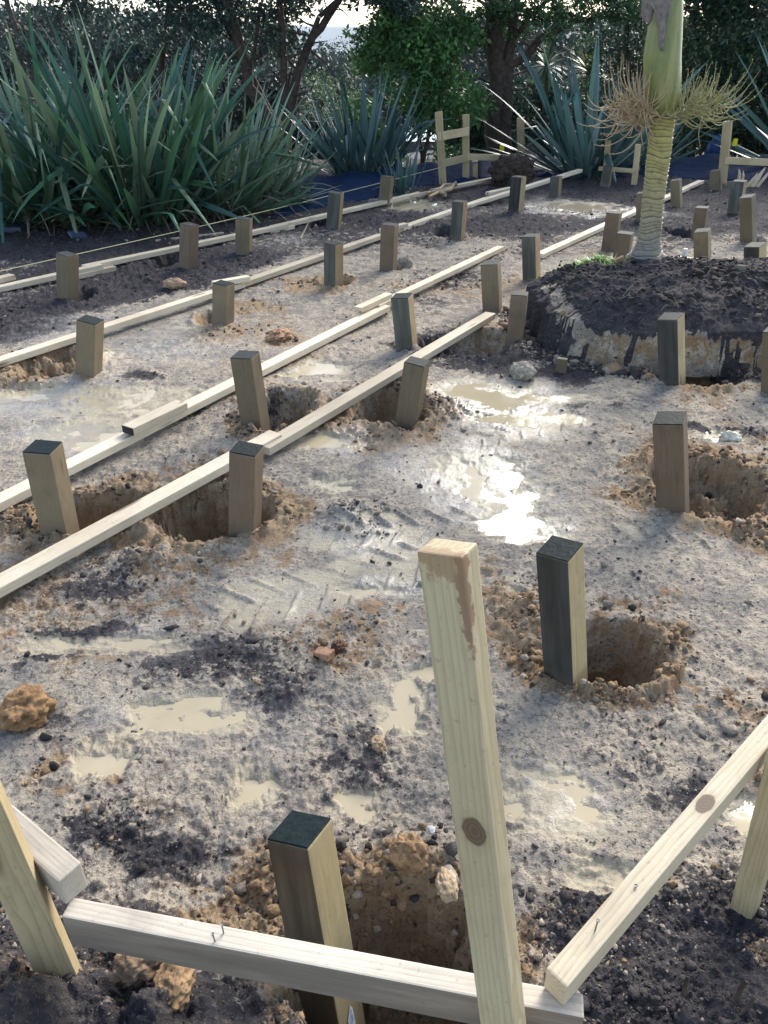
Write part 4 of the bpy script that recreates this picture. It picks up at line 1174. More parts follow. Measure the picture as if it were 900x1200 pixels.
# left background
Yt = 15.5
b0 = P3(30, 230, Yt)
cr = cloud([(-20, 170, -25, 70)], Yt, 1, 26, (.2, .32), 131, .6) + cloud([(-60, 60, -40, 60), (-80, 60, 50, 150), (40, 130, -50, 20)], Yt, 1, 9, (.25, .45), 13, .7) + cloud([(-80, 130, -260, -40)], Yt, 1, 14, (.4, .6), 14)
simple_tree("broadleaf_tree", b0, [([b0, P3(35, 120, Yt), P3(20, 40, Yt), P3(-5, -30, Yt)], .08, .03), ([P3(35, 120, Yt), P3(55, 50, Yt), P3(80, -10, Yt)], .05, .02), ([P3(35, 110, Yt), P3(40, 50, Yt), P3(45, 0, Yt)], .03, .015)],
            cr, 34, .085, [(.035, .05, .05), (.05, .07, .065), (.10, .12, .11)], "blue-grey thin tree behind the left-edge flax", 26, bark='bark_grey', tw=24, tl=.5)
Yt = 17.0
b0 = P3(190, 225, Yt)
cr = cloud([(140, 260, -60, 40), (170, 260, 30, 80)], Yt, 1, 8, (.25, .42), 15, .7) + cloud([(120, 270, -260, -50)], Yt, 1, 12, (.4, .6), 16)
simple_tree("broadleaf_tree", b0, [([b0, P3(185, 120, Yt), P3(195, 40, Yt), P3(200, -40, Yt)], .09, .03), ([P3(188, 140, Yt), P3(215, 80, Yt), P3(235, 20, Yt)], .05, .02)],
            cr, 46, .09, DKB, "dark tree behind the gap between the two big flax bushes", 27, tw=16)
# scrub seen between the stems, down the slope
for (px, w, Y, top, bot, cols, lab, sd_) in [
        (300, 46, 21, 70, 220, [(.05, .055, .06), (.07, .07, .075), (.10, .11, .09)], "purplish scrub bush seen between the leaning stems", 41),
        (255, 60, 23, 55, 220, DKB, "dim blue-green scrub bush behind the leaning stems", 42),
        (120, 90, 22, 40, 240, DKB, "dim scrub bush behind the tall flax", 43), (10, 70, 22, 60, 240, DKB, "dim scrub bush past the left edge flax", 44),
        (372, 34, 24, 118, 230, [(.05, .06, .055), (.07, .075, .07), (.11, .13, .08)], "greyish scrub bush below the harbour view", 45),
        (640, 50, 22, 95, 215, DK, "dark scrub bush between the spreading tree and the blue flax", 46), (560, 40, 20, 110, 215, DK, "dark scrub bush behind the far frame", 47),
        (800, 60, 21, 60, 215, DK, "dark scrub bush behind the right part of the palm", 48), (690, 50, 21, 120, 215, DK, "dark scrub bush behind the blue flax", 49), (920, 50, 20, 60, 215, DK, "dark scrub bush behind the right-edge flax", 50)]:
    b0 = P3(px, bot, Y)
    cr = cloud([(px - w, px + w, top + 12, bot - 40)], Y, 1, 16, (.35, .6), sd_, .8)
    simple_tree("scrub_bush", b0, [([b0, P3(px, (top + bot) / 2, Y), P3(px + 6, top, Y)], .05, .02)], cr, 95, .12, cols, lab, sd_, "bush", tw=10)
# downhill canopy in the chink of view
for (px, py, Y, r_, cols, lab, sd_) in [
        (375, 118, 48, 1.5, [(.10, .14, .05), (.13, .17, .065), (.18, .21, .09)], "yellow-green rounded bush down the slope, left of the rounded bush", 61),
        (397, 105, 52, 1.6, [(.10, .14, .05), (.13, .17, .065), (.18, .21, .09)], "brightest yellow-green bush down the slope in the gap between trees", 62),
        (405, 128, 44, 1.3, [(.08, .12, .05), (.11, .15, .06), (.16, .2, .09)], "lower yellow-green bush down the slope beside the rounded bush", 63),
        (350, 135, 40, 1.6, DKB, "dull grey bush down the slope behind the leaning stems", 64),
        (378, 80, 120, 4.2, DKB, "hazy tree at the foot of the slope, left in the gap", 65), (398, 76, 130, 4.4, DKB, "hazy round tree at the foot of the slope, middle of the gap", 66), (420, 76, 125, 4.4, DKB, "hazy tree at the foot of the slope, right in the gap", 67), (350, 80, 125, 4.5, DKB, "hazy tree at the foot of the slope behind the stems", 68),
        (300, 85, 120, 5, DKB, "hazy tree far behind the leaning stems", 69), (445, 84, 120, 5, DKB, "hazy tree behind the rounded bush top", 70), (240, 85, 125, 5, DKB, "hazy tree far behind the flax", 71)]:
    c = P3(px, py, Y)
    zg = ground_z(c.x, c.y)
    b0 = Vector((c.x, c.y, zg - .3))
    q = random.Random(sd_); cr = []
    for _ in range(14):
        a = q.uniform(0, 6.28); u_ = q.uniform(-1, .75)
        cr.append((c + Vector((math.cos(a) * r_ * .6, math.sin(a) * r_ * .6, u_ * r_ * .7)), (r_ * .45,) * 3))
    k = c.z
    while k > zg + 1.0:
        k -= r_ * .9
        for _ in range(4):
            a = q.uniform(0, 6.28); cr.append((Vector((c.x + math.cos(a) * r_ * .7, c.y + math.sin(a) * r_ * .7, k)), (r_ * .55,) * 3))
    simple_tree("slope_tree", b0, [([b0, Vector((c.x, c.y, (zg + c.z) / 2)), c], .12 * r_, .04 * r_)], cr, 5 / r_ ** 2 * 1.6, .085 * r_, cols, lab, sd_, tw=0)
# far-off wood on the slope, one mass
q = np.random.default_rng(77)
nw = 5200
wy_ = q.uniform(50, 150, nw); wx_ = q.uniform(-.62, .66, nw) * wy_ * 1.0
gap = np.abs(wx_ / wy_ + .052) < .06
wt = 1.9 - wy_ * np.tan(np.radians(np.where(gap, 1.5, -0.4))) + (fbm(wx_, wy_, .16, 3, 14) - .62) * 5.0
keep_ = ~(gap & (wy_ < 60)); wx_, wy_, wt = wx_[keep_], wy_[keep_], wt[keep_]
clumps = [((a, b, c - k), (1.5, 1.5, 1.1)) for a, b, c in zip(wx_, wy_, wt) for k in (0.0, q.uniform(1.5, 4))]
o = leaves("hillside_wood", clumps, .95, .45, [(.03, .045, .045), (.05, .065, .055), (.07, .085, .06)], None, 78)
tag(o, "far-off wood covering the slope down to the harbour", "wood", kind="stuff")
# cabbage trees: spiky heads behind the blue flax
def spiky(base, head, n, L, cols, label, seed):
    r = random.Random(seed); root = empty("cabbage_tree", base); inv = Vector(base)
    mb = MB(); mb.tube([Vector((0, 0, 0)), Vector(head) - inv], [.09, .06], 7); mb.build("trunk", M['bark_grey'], root)
    V = []; Fc = []; C = []
    for i in range(n):
        d = Vector((r.gauss(0, 1), r.gauss(0, 1), r.gauss(.25, .8))).normalized(); p = Vector(head) - inv
        s = d.cross(Vector((0, 0, 1))).normalized() * .022; st = len(V); c = [x * r.uniform(.7, 1.3) for x in r.choice(cols)]
        for k in range(6):
            f = 1 - k / 5.5
            V.append(p + s * f); V.append(p - s * f); C.extend([c] * 2)
            if k < 5: a = st + 2 * k; Fc.append((a, a + 1, a + 3, a + 2))
            p = p + d * L / 5 * r.uniform(.9, 1.1); d = (d - Vector((0, 0, .13))).normalized()
    me = bpy.data.meshes.new("crown"); me.from_pydata([v[:] for v in V], [], Fc); me.update(); vcol(me, "leaf", np.array(C)); link("crown", me, M['blade'], root, False)
    tag(root, label, "tree", TG)
YG = [(.16, .22, .05), (.12, .18, .05), (.2, .25, .08)]
for (px, py, Y, n, L, lab, sd_) in [(690, 84, 19.5, 170, .75, "spiky yellow-green cabbage tree head behind the blue flax", 81), (640, 78, 20.5, 120, .6, "smaller spiky cabbage tree head left of the yellow-green one", 82)]:
    hd = P3(px, py, Y); bs = P3(px - 3, 215, Y)
    spiky(bs, hd, n, L, YG if sd_ == 81 else [(.06, .11, .04), (.09, .14, .05)], lab, sd_)

# ------------------------------------------------------------------ harbour and far hills
def far_mat(name, c): return plain(name, c, .9, .3, .004, .1)
me = bpy.data.meshes.new("harbour_water"); me.from_pydata([(-4000, 330, 0), (5000, 330, 0), (5000, 7000, 0), (-4000, 7000, 0)], [], [(0, 1, 2, 3)]); me.update()
m_, nt_, b_ = new_mat('harbour_water'); b_.inputs["Base Color"].default_value = (.12, .17, .2, 1); b_.inputs["Roughness"].default_value = .25
o = link("harbour_water", me, m_); o.location.z = -31.0; tag(o, kind="structure")
hxs = np.linspace(-3500, 3500, 120); rows = []
for j, yy in enumerate(np.linspace(4200, 6500, 24)):
    k = math.sin(math.pi * (j + .001) / 23)
    rows.append(np.stack([hxs, np.full(120, yy), -33 + k * (70 + 90 * fbm(hxs, hxs * 0 + yy, .0011, 4, 6))], 1))
hv = np.concatenate(rows); hi = np.arange(24 * 120).reshape(24, 120)
hf = np.stack([hi[:-1, :-1], hi[:-1, 1:], hi[1:, 1:], hi[1:, :-1]], -1).reshape(-1, 4)
o = link("hills", mesh_np("hills", hv, hf), far_mat('far_hills', (.10, .13, .13)), None, True); tag(o, kind="structure")

# ------------------------------------------------------------------ the palm
PB = G(757, 300, .42)
PB.z = mound_top(PB.x, PB.y) - .02
palm = empty("palm_tree", PB)
tag(palm, "ringed palm with a swollen yellow-green crownshaft and bristly flower stalks on the mound", "palm")
def pl(px, py, dy=0.0): return AY(px, py, PB.y + dy) - PB
ctr = [(757, 302), (760, 280), (764, 255), (767, 225), (770, 195), (774, 165), (778, 132)]
CT = [pl(*c) for c in ctr]
wpx = [38, 27, 25, 25, 26, 27, 26]
depth_p = PB.y / ray(760, 200).y
WR = [w / 2 / F * depth_p for w in wpx]
nseg, nn_ = 420, 28
V = []; Fc = []; RG_ = []
for i in range(nseg + 1):
    t = i / nseg * (len(CT) - 1); k = min(int(t), len(CT) - 2); f = t - k
    c = CT[k].lerp(CT[k + 1], f); r_ = WR[k] * (1 - f) + WR[k + 1] * f
    s_ = i / nseg * 32 + 0.3 * math.sin(i * .11) + .15 * math.sin(i * .047)
    fr_ = s_ % 1
    r_ *= 1 + .07 * (fr_ ** 2) - .08 * math.exp(-((fr_ - .04) / .09) ** 2); gr_ = .5 if (fr_ < .15) else (.72 + .4 * fr_)
    for j in range(nn_):
        a = 2 * math.pi * j / nn_
        rr = r_ * (1 + .03 * math.sin(3 * a + i * .03) + .012 * math.sin(7 * a + i * .3))
        if i < 40: rr *= 1 + .35 * (1 - i / 40) ** 2 * (0.5 + .5 * math.sin(5 * a + 1))
        V.append((c.x + math.cos(a) * rr, c.y + math.sin(a) * rr, c.z - .01 + .014 * math.sin(a + 1 + i * .013) + .006 * math.sin(3 * a + i * .05))); RG_.append((gr_,) * 3)
for i in range(nseg):
    for j in range(nn_):
        a = i * nn_ + j; b = i * nn_ + (j + 1) % nn_; Fc.append((a, b, b + nn_, a + nn_))
m_, nt_, b_ = new_mat('palm_trunk')
tc_ = N(nt_, "ShaderNodeTexCoord"); P_ = tc_.outputs["Object"]; sz_ = N(nt_, "ShaderNodeSeparateXYZ"); nt_.links.new(P_, sz_.inputs[0])
hgt_ = mth(nt_, 'ADD', sz_.outputs["Z"], mth(nt_, 'MULTIPLY', noise(nt_, P_, 8, 3), .25))
c_ = ramp(nt_, mth(nt_, 'DIVIDE', hgt_, 1.45), [(0.10, (.24, .215, .20)), (0.38, (.34, .29, .17)), (0.62, (.36, .32, .12)), (0.95, (.30, .27, .08))])
c_ = mix(nt_, mth(nt_, 'MULTIPLY', srange(nt_, noise(nt_, P_, 25, 5, .7), .45, .7), .55), c_, (.12, .10, .06))
c_ = mix(nt_, mth(nt_, 'MULTIPLY', srange(nt_, noise(nt_, P_, 6, 4), .52, .7), .5), c_, (.42, .36, .15))
nt_.links.new(c_, b_.inputs["Base Color"]); at_ = N(nt_, "ShaderNodeAttribute"); at_.attribute_name = "ring"
c_ = mix(nt_, 1.0, c_, at_.outputs["Color"], 'MULTIPLY')
nt_.links.new(c_, b_.inputs["Base Color"])
b_.inputs["Roughness"].default_value = .7; bump(nt_, b_, noise(nt_, P_, 60, 4), .5, .004)
me = bpy.data.meshes.new("trunk"); me.from_pydata(V, [], Fc); me.update(); vcol(me, 'ring', np.array(RG_)); link("trunk", me, m_, palm, True)
# crownshaft
CS = [pl(779, 134), pl(778, 124), pl(777, 112), pl(776, 90), pl(776, 65), pl(778, 45), pl(781, 20), pl(784, -10), pl(786, -45), pl(787, -80)]
CW = [24, 33, 38, 40, 40, 38, 34, 28, 22, 16]
mb = MB(); pts = []; rad = []
for i in range(60):
    t = i / 59 * (len(CS) - 1); k = min(int(t), len(CS) - 2); f = t - k
    pts.append(CS[k].lerp(CS[k + 1], f)); rad.append((CW[k] * (1 - f) + CW[k + 1] * f) / 2 / F * depth_p)
mb.tube(pts, rad, 32)
m_, nt_, b_ = new_mat('palm_crownshaft')
tc_ = N(nt_, "ShaderNodeTexCoord"); P_ = tc_.outputs["Object"]
mp_ = N(nt_, "ShaderNodeVectorMath", operation='MULTIPLY'); mp_.inputs[1].default_value = (1, 1, .12); nt_.links.new(P_, mp_.inputs[0])
c_ = mix(nt_, srange(nt_, noise(nt_, mp_.outputs[0], 14, 4), .35, .7), (.15, .175, .06), (.27, .265, .10))
c_ = mix(nt_, mth(nt_, 'MULTIPLY', srange(nt_, noise(nt_, P_, 45, 4), .6, .68), .35), c_, (.10, .10, .04))
nt_.links.new(c_, b_.inputs["Base Color"]); b_.inputs["Roughness"].default_value = .4; b_.inputs["Specular IOR Level"].default_value = .4
mb.build("crownshaft", m_, palm)
# dead leaf base hanging on the left of the crownshaft, and grey scale patch
m_g = plain('palm_dead_sheath', (.17, .15, .14), .85, .45, 30, .1, .6)
mb = MB()
def shell(rows, thick=.006):
    """rows of (left point, right point) -> thin curved sheet bulging to the camera"""
    V = []; Fc = []; n = 6
    for (l, r) in rows:
        for k in range(n):
            t = k / (n - 1); p = l.lerp(r, t); p = p + Vector((0, -.035 * math.sin(math.pi * t), 0)); V.append(p)
    m = len(V)
    V += [v + Vector((0, thick, 0)) for v in V]
    for i in range(len(rows) - 1):
        for k in range(n - 1):
            a = i * n + k; Fc.append((a, a + 1, a + n + 1, a + n)); Fc.append((m + a + n, m + a + n + 1, m + a + 1, m + a))
    return V, Fc
off = -.10
mb.add(*shell([(pl(754, -40, off), pl(784, -40, off)), (pl(760, 0, off), pl(787, 0, off)), (pl(769, 18, off - .015), pl(784, 18, off - .03)), (pl(772, 36, off - .03), pl(780, 38, off - .03)), (pl(772, 50, off - .035), pl(778, 52, off - .035)), (pl(774, 59, off - .03), pl(777, 60, off - .03))]))
mb.add(*shell([(pl(746, -30, -.05), pl(764, -40, -.06)), (pl(752, 4, -.05), pl(768, 6, -.08)), (pl(751, 18, -.05), pl(764, 24, -.08)), (pl(755, 25, -.05), pl(760, 30, -.07))]))
mb.build("dead_sheath", m_g, palm)
# flower stalks
def stalks(name, root_px, tips, n, mat, seed, r0, beads=0, bead_mat=None):
    r = random.Random(seed); mb = MB(); bd = MB()
    rt = pl(*root_px)
    arms = []
    for (px, py, dy) in tips:
        tip = pl(px, py, dy)
        mid = rt.lerp(tip, .5) + Vector((0, 0, -.03))
        pts = [rt, mid, tip]; mb.tube(pts, [r0 * 2.4, r0 * 1.8, r0 * .9], 6); arms.append(pts)
    for i in range(n):
        pts = r.choice(arms); t = r.uniform(.12, 1.0)
        p = pts[0].lerp(pts[1], t * 2) if t < .5 else pts[1].lerp(pts[2], t * 2 - 1)
        out = (pts[2] - pts[0]).normalized()
        d = (out * r.uniform(.1, .9) + Vector((r.gauss(0, .35), r.gauss(0, .7), r.uniform(-1.1, .25)))).normalized()
        L = r.uniform(.18, .38); q = [p.copy()]; rr = []
        up = r.uniform(.18, .42)
        for k in range(7):
            p = p + d * L / 7; q.append(p.copy()); d = (d + Vector((r.gauss(0, .09), r.gauss(0, .09), up + r.gauss(0, .08)))).normalized()
            if beads and r.random() < .8:
                for _ in range(beads):
                    c = p + Vector((r.gauss(0, 1), r.gauss(0, 1), r.gauss(0, 1))).normalized() * .006
                    s = r.uniform(.0035, .0055); o_ = len(bd.V)
                    bd.add([c + Vector(v) * s for v in ((1, 0, 0), (-1, 0, 0), (0, 1, 0), (0, -1, 0), (0, 0, 1), (0, 0, -1))], [(0, 2, 4), (2, 1, 4), (1, 3, 4), (3, 0, 4), (2, 0, 5), (1, 2, 5), (3, 1, 5), (0, 3, 5)])
        mb.tube(q, [r0 * (1.0 - .75 * k / 7) for k in range(8)], 5)
    o = mb.build(name, mat, palm)
    if beads: bd.build("flower_buds", bead_mat, o)
    return o
M['stalk_dry'] = plain('dry_flower_stalk', (.36, .275, .165), .7, .3, 30)
M['stalk_green'] = plain('green_flower_stalk', (.33, .31, .15), .6, .3, 30)
M['bud'] = plain('flower_bud', (.13, .15, .05), .6, .4, 50)
stalks("dry_flower_stalk", (770, 133, -.06), [(716, 122, -.12), (735, 132, .05), (742, 140, -.16), (728, 112, .0), (752, 118, -.2), (742, 106, -.1)], 130, M['stalk_dry'], 5, .0065)
stalks("green_flower_stalk", (788, 133, -.06), [(842, 112, -.08), (850, 122, .06), (830, 126, -.18), (822, 112, .1), (808, 116, -.16)], 130, M['stalk_green'], 6, .0055, 2, M['bud'])
# fronds above the frame
mbf = []
r_ = random.Random(9)
for i in range(9):
    az = i * 2 * math.pi / 9 + r_.uniform(-.2, .2); st = CS[-1] + Vector((0, 0, -.02))
    d = Vector((math.cos(az) * .55, math.sin(az) * .55, 1)).normalized(); p = st.copy(); sp_ = [p.copy()]
    for k in range(14):
        p = p + d * .15; sp_.append(p.copy()); d = (d + Vector((math.cos(az), math.sin(az), 0)) * .05 - Vector((0, 0, .085))).normalized()
    mb = MB(); mb.tube(sp_, [.016 - .0009 * k for k in range(15)], 5)
    for k in range(3, 15):
        tdir = (sp_[k] - sp_[k - 1]).normalized(); sd_ = tdir.cross(Vector((0, 0, 1))).normalized()
        for u_ in (0, .33, .66):
            q = sp_[k - 1].lerp(sp_[k], u_)
            for sgn in (-1, 1):
                L = .5 * math.sin(math.pi * (k + u_) / 16.5) + .1
                e = q + sd_ * sgn * L * .8 + tdir * L * .45 - Vector((0, 0, .1 * L)); mm = q.lerp(e, .5) + Vector((0, 0, .03)); w = tdir * .014
                mb.add([q - w, q + w, mm + w * 1.4, e, mm - w * 1.4], [(0, 1, 2, 4), (4, 2, 3)])
    mb.build("frond", M['frond'] if 'frond' in M else M.setdefault('frond', plain('palm_frond', (.06, .11, .035), .5, .3, 12)), palm, False)

# grass tuft and chip on the mound
V = []; Fc = []; C = []
r_ = random.Random(4)
for i in range(1000):
    c = G(r_.gauss(690, 17), 312 + r_.gauss(0, 3), .36)
    c.z = mound_top(c.x, c.y) - .01
    L = r_.uniform(.03, .09); az = r_.uniform(0, 6.28); d = Vector((math.cos(az) * .6, math.sin(az) * .6, r_.uniform(.3, 1))).normalized(); s = Vector((-d.y, d.x, 0)).normalized() * .0045
    col = r_.choice([(.16, .36, .05), (.12, .29, .04), (.24, .42, .09), (.28, .32, .12)]); st = len(V)
    for k in range(4):
        f = 1 - k / 3.3; V.append(c + s * f); V.append(c - s * f); C.extend([col] * 2)
        if k < 3: a = st + 2 * k; Fc.append((a, a + 1, a + 3, a + 2))
        c = c + d * L / 3; d = (d - Vector((0, 0, .25))).normalized()
me = bpy.data.meshes.new("grass"); me.from_pydata([v[:] for v in V], [], Fc); me.update(); vcol(me, "leaf", np.array(C))
o = link("grass", me, M['blade']); tag(o, "bright green grass tuft on the mound left of the palm", "grass", kind="stuff")
# root fibres on the mound
mb = MB()
for i in range(70):
    j = int(rng.integers(len(mx)))
    if vv_[j] < .34 or vv_[j] > .7 or my[j] > 6: continue
    p = Vector((mx[j], my[j] - .012, mz[j] + .01)); d = Vector((rng.normal(), -.2, rng.normal() - .4)).normalized(); q = [p.copy()]
    for k in range(6): p = p + d * .018; q.append(p.copy()); d = (d + Vector((rng.normal() * .4, rng.normal() * .1, rng.normal() * .4))).normalized()
    mb.tube(q, .0022, 4)
M['root'] = plain('pale_root', (.30, .25, .19), .8, .3)
o = mb.build("root_fibres", M['root']); tag(o, "pale thin root fibres sticking out of the mound topsoil", "roots", kind="stuff")

# ------------------------------------------------------------------ blue sheeting behind the site
def sheet_mat():
    m, nt, b = new_mat('blue_sheeting')
    tc = N(nt, "ShaderNodeTexCoord")
    n = noise(nt, tc.outputs["Object"], 5, 4)
    nt.links.new(ramp(nt, n, [(.3, (.003, .012, .036)), (.7, (.008, .028, .075))]), b.inputs["Base Color"])
    b.inputs["Roughness"].default_value = .8; b.inputs['Specular IOR Level'].default_value = .06
    bump(nt, b, noise(nt, tc.outputs["Object"], 9, 5, .6, .8), .6, .05)
    return m
M['sheet'] = sheet_mat()
def sheeting(tops, bots, label, sag=.03):
    root = None
    V = []; Fc = []; n = 60; mrow = 14
    for i in range(n):
        t = i / (n - 1) * (len(tops) - 1); k = min(int(t), len(tops) - 2); f = t - k
        a = tops[k].lerp(tops[k + 1], f); b = bots[k].lerp(bots[k + 1], f)
        for j in range(mrow):
            u = j / (mrow - 1); p = a.lerp(b, u)
            p = p + Vector((0, .10 * (vnoise(np.array([i * .23]), np.array([j * .5]), 7)[0] - .5) - .10 * math.sin(u * math.pi) * (.4 + .6 * abs(math.sin(i * .37))), .03 * math.sin(i * .6) * (1 - u)))
            V.append(p)
    for i in range(n - 1):
        for j in range(mrow - 1):
            a = i * mrow + j; Fc.append((a, a + mrow, a + mrow + 1, a + 1))
    bm = bmesh.new(); vs = [bm.verts.new(v) for v in V]
    for f in Fc: bm.faces.new([vs[i] for i in f])
    bm.normal_update(); bmesh.ops.solidify(bm, geom=list(bm.faces), thickness=.004)
    o = bm_obj("plastic_sheeting", bm, M['sheet'], None, True)
    tag(o, label, "sheeting", "blue plastic sheeting round the site")
    return o
YS = 13.4
sheeting([P3(322, 216, 12.2), P3(375, 206, YS - .3), P3(440, 199, YS), P3(500, 192, YS + .8), P3(560, 190, YS + 1)], [G(*p, .0) for p in ((318, 256), (375, 244), (440, 232), (500, 218), (560, 212))], "dark blue plastic sheeting draped along the ground behind the farthest board")
sheeting([P3(560, 186, 15.0), P3(650, 186, 15), P3(760, 184, 15), P3(830, 182, 14.8), P3(920, 184, 14.6)], [G(*p, .0) for p in ((560, 209), (650, 206), (760, 208), (830, 211), (925, 214))], "dark blue plastic sheeting low behind the palm and right frame")
# yellow-capped steel stakes
M['steel'] = plain('black_stake', (.03, .03, .035), .5, .2); M['cap'] = plain('yellow_cap', (.75, .62, .02), .4, .1)
for (px, py, Y, lab) in [(465, 184, 13.9, "yellow-capped stake at the blue sheeting by the flax tuft"), (588, 176, 14.9, "yellow-capped stake behind the long far rail"), (861, 169, 14.5, "yellow-capped stake right of the single far peg")]:
    tp = P3(px, py, Y); bz = ground_z(tp.x, tp.y) - .1
    root = empty("steel_stake", (tp.x, tp.y, bz))
    bm_obj("shaft", box_bm(.03, .03, 0, tp.z - bz, .003), M['steel'], root)
    bm = bmesh.new(); bmesh.ops.create_cone(bm, cap_ends=True, segments=14, radius1=.045, radius2=.036, depth=.11)
    bmesh.ops.translate(bm, verts=bm.verts, vec=(0, 0, tp.z - bz + .03)); bmesh.ops.bevel(bm, geom=[e for e in bm.edges if e.calc_face_angle(0) > 1], offset=.008, segments=2, affect='EDGES')
    bm_obj("cap", bm, M['cap'], root, False)
    tag(root, lab, "stake", "yellow-capped stakes")

# ------------------------------------------------------------------ rocks, clods, scraps
def lump(name, loc, rad, col, label, cat, seed, rough_=.35, group=None, freq=2.4):
    bm = bmesh.new(); bmesh.ops.create_icosphere(bm, subdivisions=5, radius=1.0)
    from mathutils import noise as mn
    off = Vector((seed * 3.7, seed * 1.9, seed))
    for v in bm.verts:
        n = mn.fractal(v.co * freq + off, 1.0, 2.1, 5); c = mn.cell(v.co * 2.6 + off)
        n2_ = mn.fractal(v.co * 7 + off, 1.0, 2.1, 4)
        v.co *= 1 + rough_ * .75 * n + .06 * n2_ + .10 * (c - .5)
        v.co = Vector((v.co.x * rad[0], v.co.y * rad[1], v.co.z * rad[2]))
    key = 'lump%.3f%.3f%.3f' % col
    if key not in M: M[key] = plain('clod_earth', col, .9, .6, 28, .12, 1.0)
    o = bm_obj(name, bm, M[key], None, True); o.location = loc; o.rotation_euler.z = seed
    tag(o, label, cat, group)
    return o
def on(px, py, z=None):
    p = G(px, py); p.z = ground_z(p.x, p.y) if z is None else z; return p
CG = "lumps of dug earth"
p = on(33, 842); lump("soil_clod", p + Vector((0, 0, .03)), (.085, .075, .055), (.25, .15, .075), "big orange-brown clod of clay near the left edge, between puddles", "clod", 1, .4, CG)
p = on(612, 441); lump("soil_clod", p + Vector((0, 0, .04)), (.10, .08, .06), (.34, .29, .22), "pale rounded clod at the left foot of the mound", "clod", 2, .2, CG)
p = on(205, 335); lump("soil_clod", p + Vector((0, 0, .03)), (.11, .07, .05), (.40, .26, .17), "orange stone lying between the third and farthest boards", "stone", 3, .2, CG)
p = on(327, 398); lump("soil_clod", p + Vector((0, 0, .02)), (.10, .08, .05), (.36, .21, .13), "orange clod beside the second board line", "clod", 4, .45, CG)
p = on(443, 876); lump("soil_clod", p + Vector((0, 0, .008)), (.03, .022, .016), (.34, .235, .145), "small tan clod right of the middle of the mud", "clod", 5, .3, CG)
p = on(855, 515); lump("stone", p + Vector((0, 0, .02)), (.06, .045, .035), (.58, .53, .42), "whitish stone beyond the wide shallow hole at right", "stone", 6, .15)
p = on(503, 1000); lump("stone", p + Vector((0, 0, .03)), (.014, .012, .010), (.50, .49, .47), "small white stone on the orange heap left of the tall peg", "stone", 7, .2)
p = on(522, 1058); lump("soil_clod", p + Vector((0, 0, .03)), (.045, .028, .022), (.40, .30, .19), "flat tan clod lying against the tall peg", "clod", 8, .25, CG)
p = on(478, 1035); lump("soil_clod", p + Vector((0, 0, .02)), (.05, .045, .05), (.27, .17, .095), "knobbly orange clod on the heap behind the front rail", "clod", 9, .28, CG)
p = at_depth(163, 1128, 1.66); lump("soil_clod", p, (.055, .04, .035), (.18, .125, .08), "half dark clod under the front rail's left half", "clod", 10, .45, CG)
p = at_depth(205, 1150, 1.62); lump("soil_clod", p, (.06, .04, .03), (.30, .195, .105), "light orange clod on the dark bank below the front rail", "clod", 11, .4, CG)
p = on(645, 348, .30); 
Yr = 12.9; c = P3(600, 205, Yr)
lump("root_ball", (c.x, c.y, .18), (.38, .28, .25), (.05, .037, .03), "dark earthy root ball beside the far frame", "root ball", 13, .35)
# wedge of reddish timber and rubble in the mud
p = on(380, 775)
bm = bmesh.new()
pr = [(-.035, -.02), (.030, -.024), (.034, .02), (-.036, .018)]
lo = [bm.verts.new((x, y_, 0)) for x, y_ in pr]; hi_ = [bm.verts.new((x, y_, .012 if x < 0 else .035)) for x, y_ in pr]
bm.faces.new(lo[::-1]); bm.faces.new(hi_)
for k in range(4): bm.faces.new((lo[k], lo[(k + 1) % 4], hi_[(k + 1) % 4], hi_[k]))
bmesh.ops.bevel(bm, geom=list(bm.edges), offset=.003, segments=1, affect='EDGES')
M['brick'] = plain('brick_red', (.36, .20, .12), .85, .35, 40, .2, .6)
o = bm_obj("brick_fragment", bm, M['brick']); o.location = p + Vector((0, 0, .004)); o.rotation_euler = (0, .1, -.5)
tag(o, "small reddish wedge-shaped brick fragment lying in the middle of the mud", "brick fragment")
p = on(390, 768); lump("soil_clod", p + Vector((.02, .02, .012)), (.03, .025, .022), (.13, .075, .05), "dark red-brown clod tucked behind the brick fragment", "clod", 14, .5, CG)
p = on(657, 436); fr, _ = facing(p, .15); stake("wood_block", p, p + Vector((0, 0, .09)), .07, .04, fr, 'pile_grey', "little upright wooden block at the foot of the mound", "block", bury=.05)
# chip on mound, sticks
M['chip'] = plain('wood_chip', (.45, .27, .16), .7, .25, 30)
c = G(724, 310, .38); c.z = mound_top(c.x, c.y) + .025
bm = box_bm(.085, .02, -.03, .03, .004); o = bm_obj("wood_chip", bm, M['chip']); o.location = c; o.rotation_euler = (.5, -.4, .2); tag(o, "orange wood chip on the mound at the palm's foot", "wood chip")
M['twig'] = plain('twig', (.055, .038, .028), .85, .3)
for (pts, rr, lab) in [([(801, 1166, .10), (803, 1155, .14), (806, 1144, .17)], .005, "short dark twig stub poking up at lower right"), ([(864, 1172, .10), (868, 1158, .14), (875, 1150, .16)], .006, "thick dark twig stub near the lower right edge"),
                       ([(868, 1190, .09), (876, 1182, .11), (884, 1170, .12)], .004, "thin dark twig stub closest to the lower right corner")]:
    mb = MB(); mb.tube([G(a, b, z) for a, b, z in pts], [rr * 1.2, rr, rr * .7], 6); o = mb.build("twig", M['twig']); tag(o, lab, "twig", "dark twig stubs")
mb = MB(); mb.tube([on(352, 282) + Vector((0, 0, .01)), on(362, 266) + Vector((0, 0, .04))], [.012, .008], 6); o = mb.build("stick", M['root']); tag(o, "pale stick lying in dark soil between the two far boards", "stick")
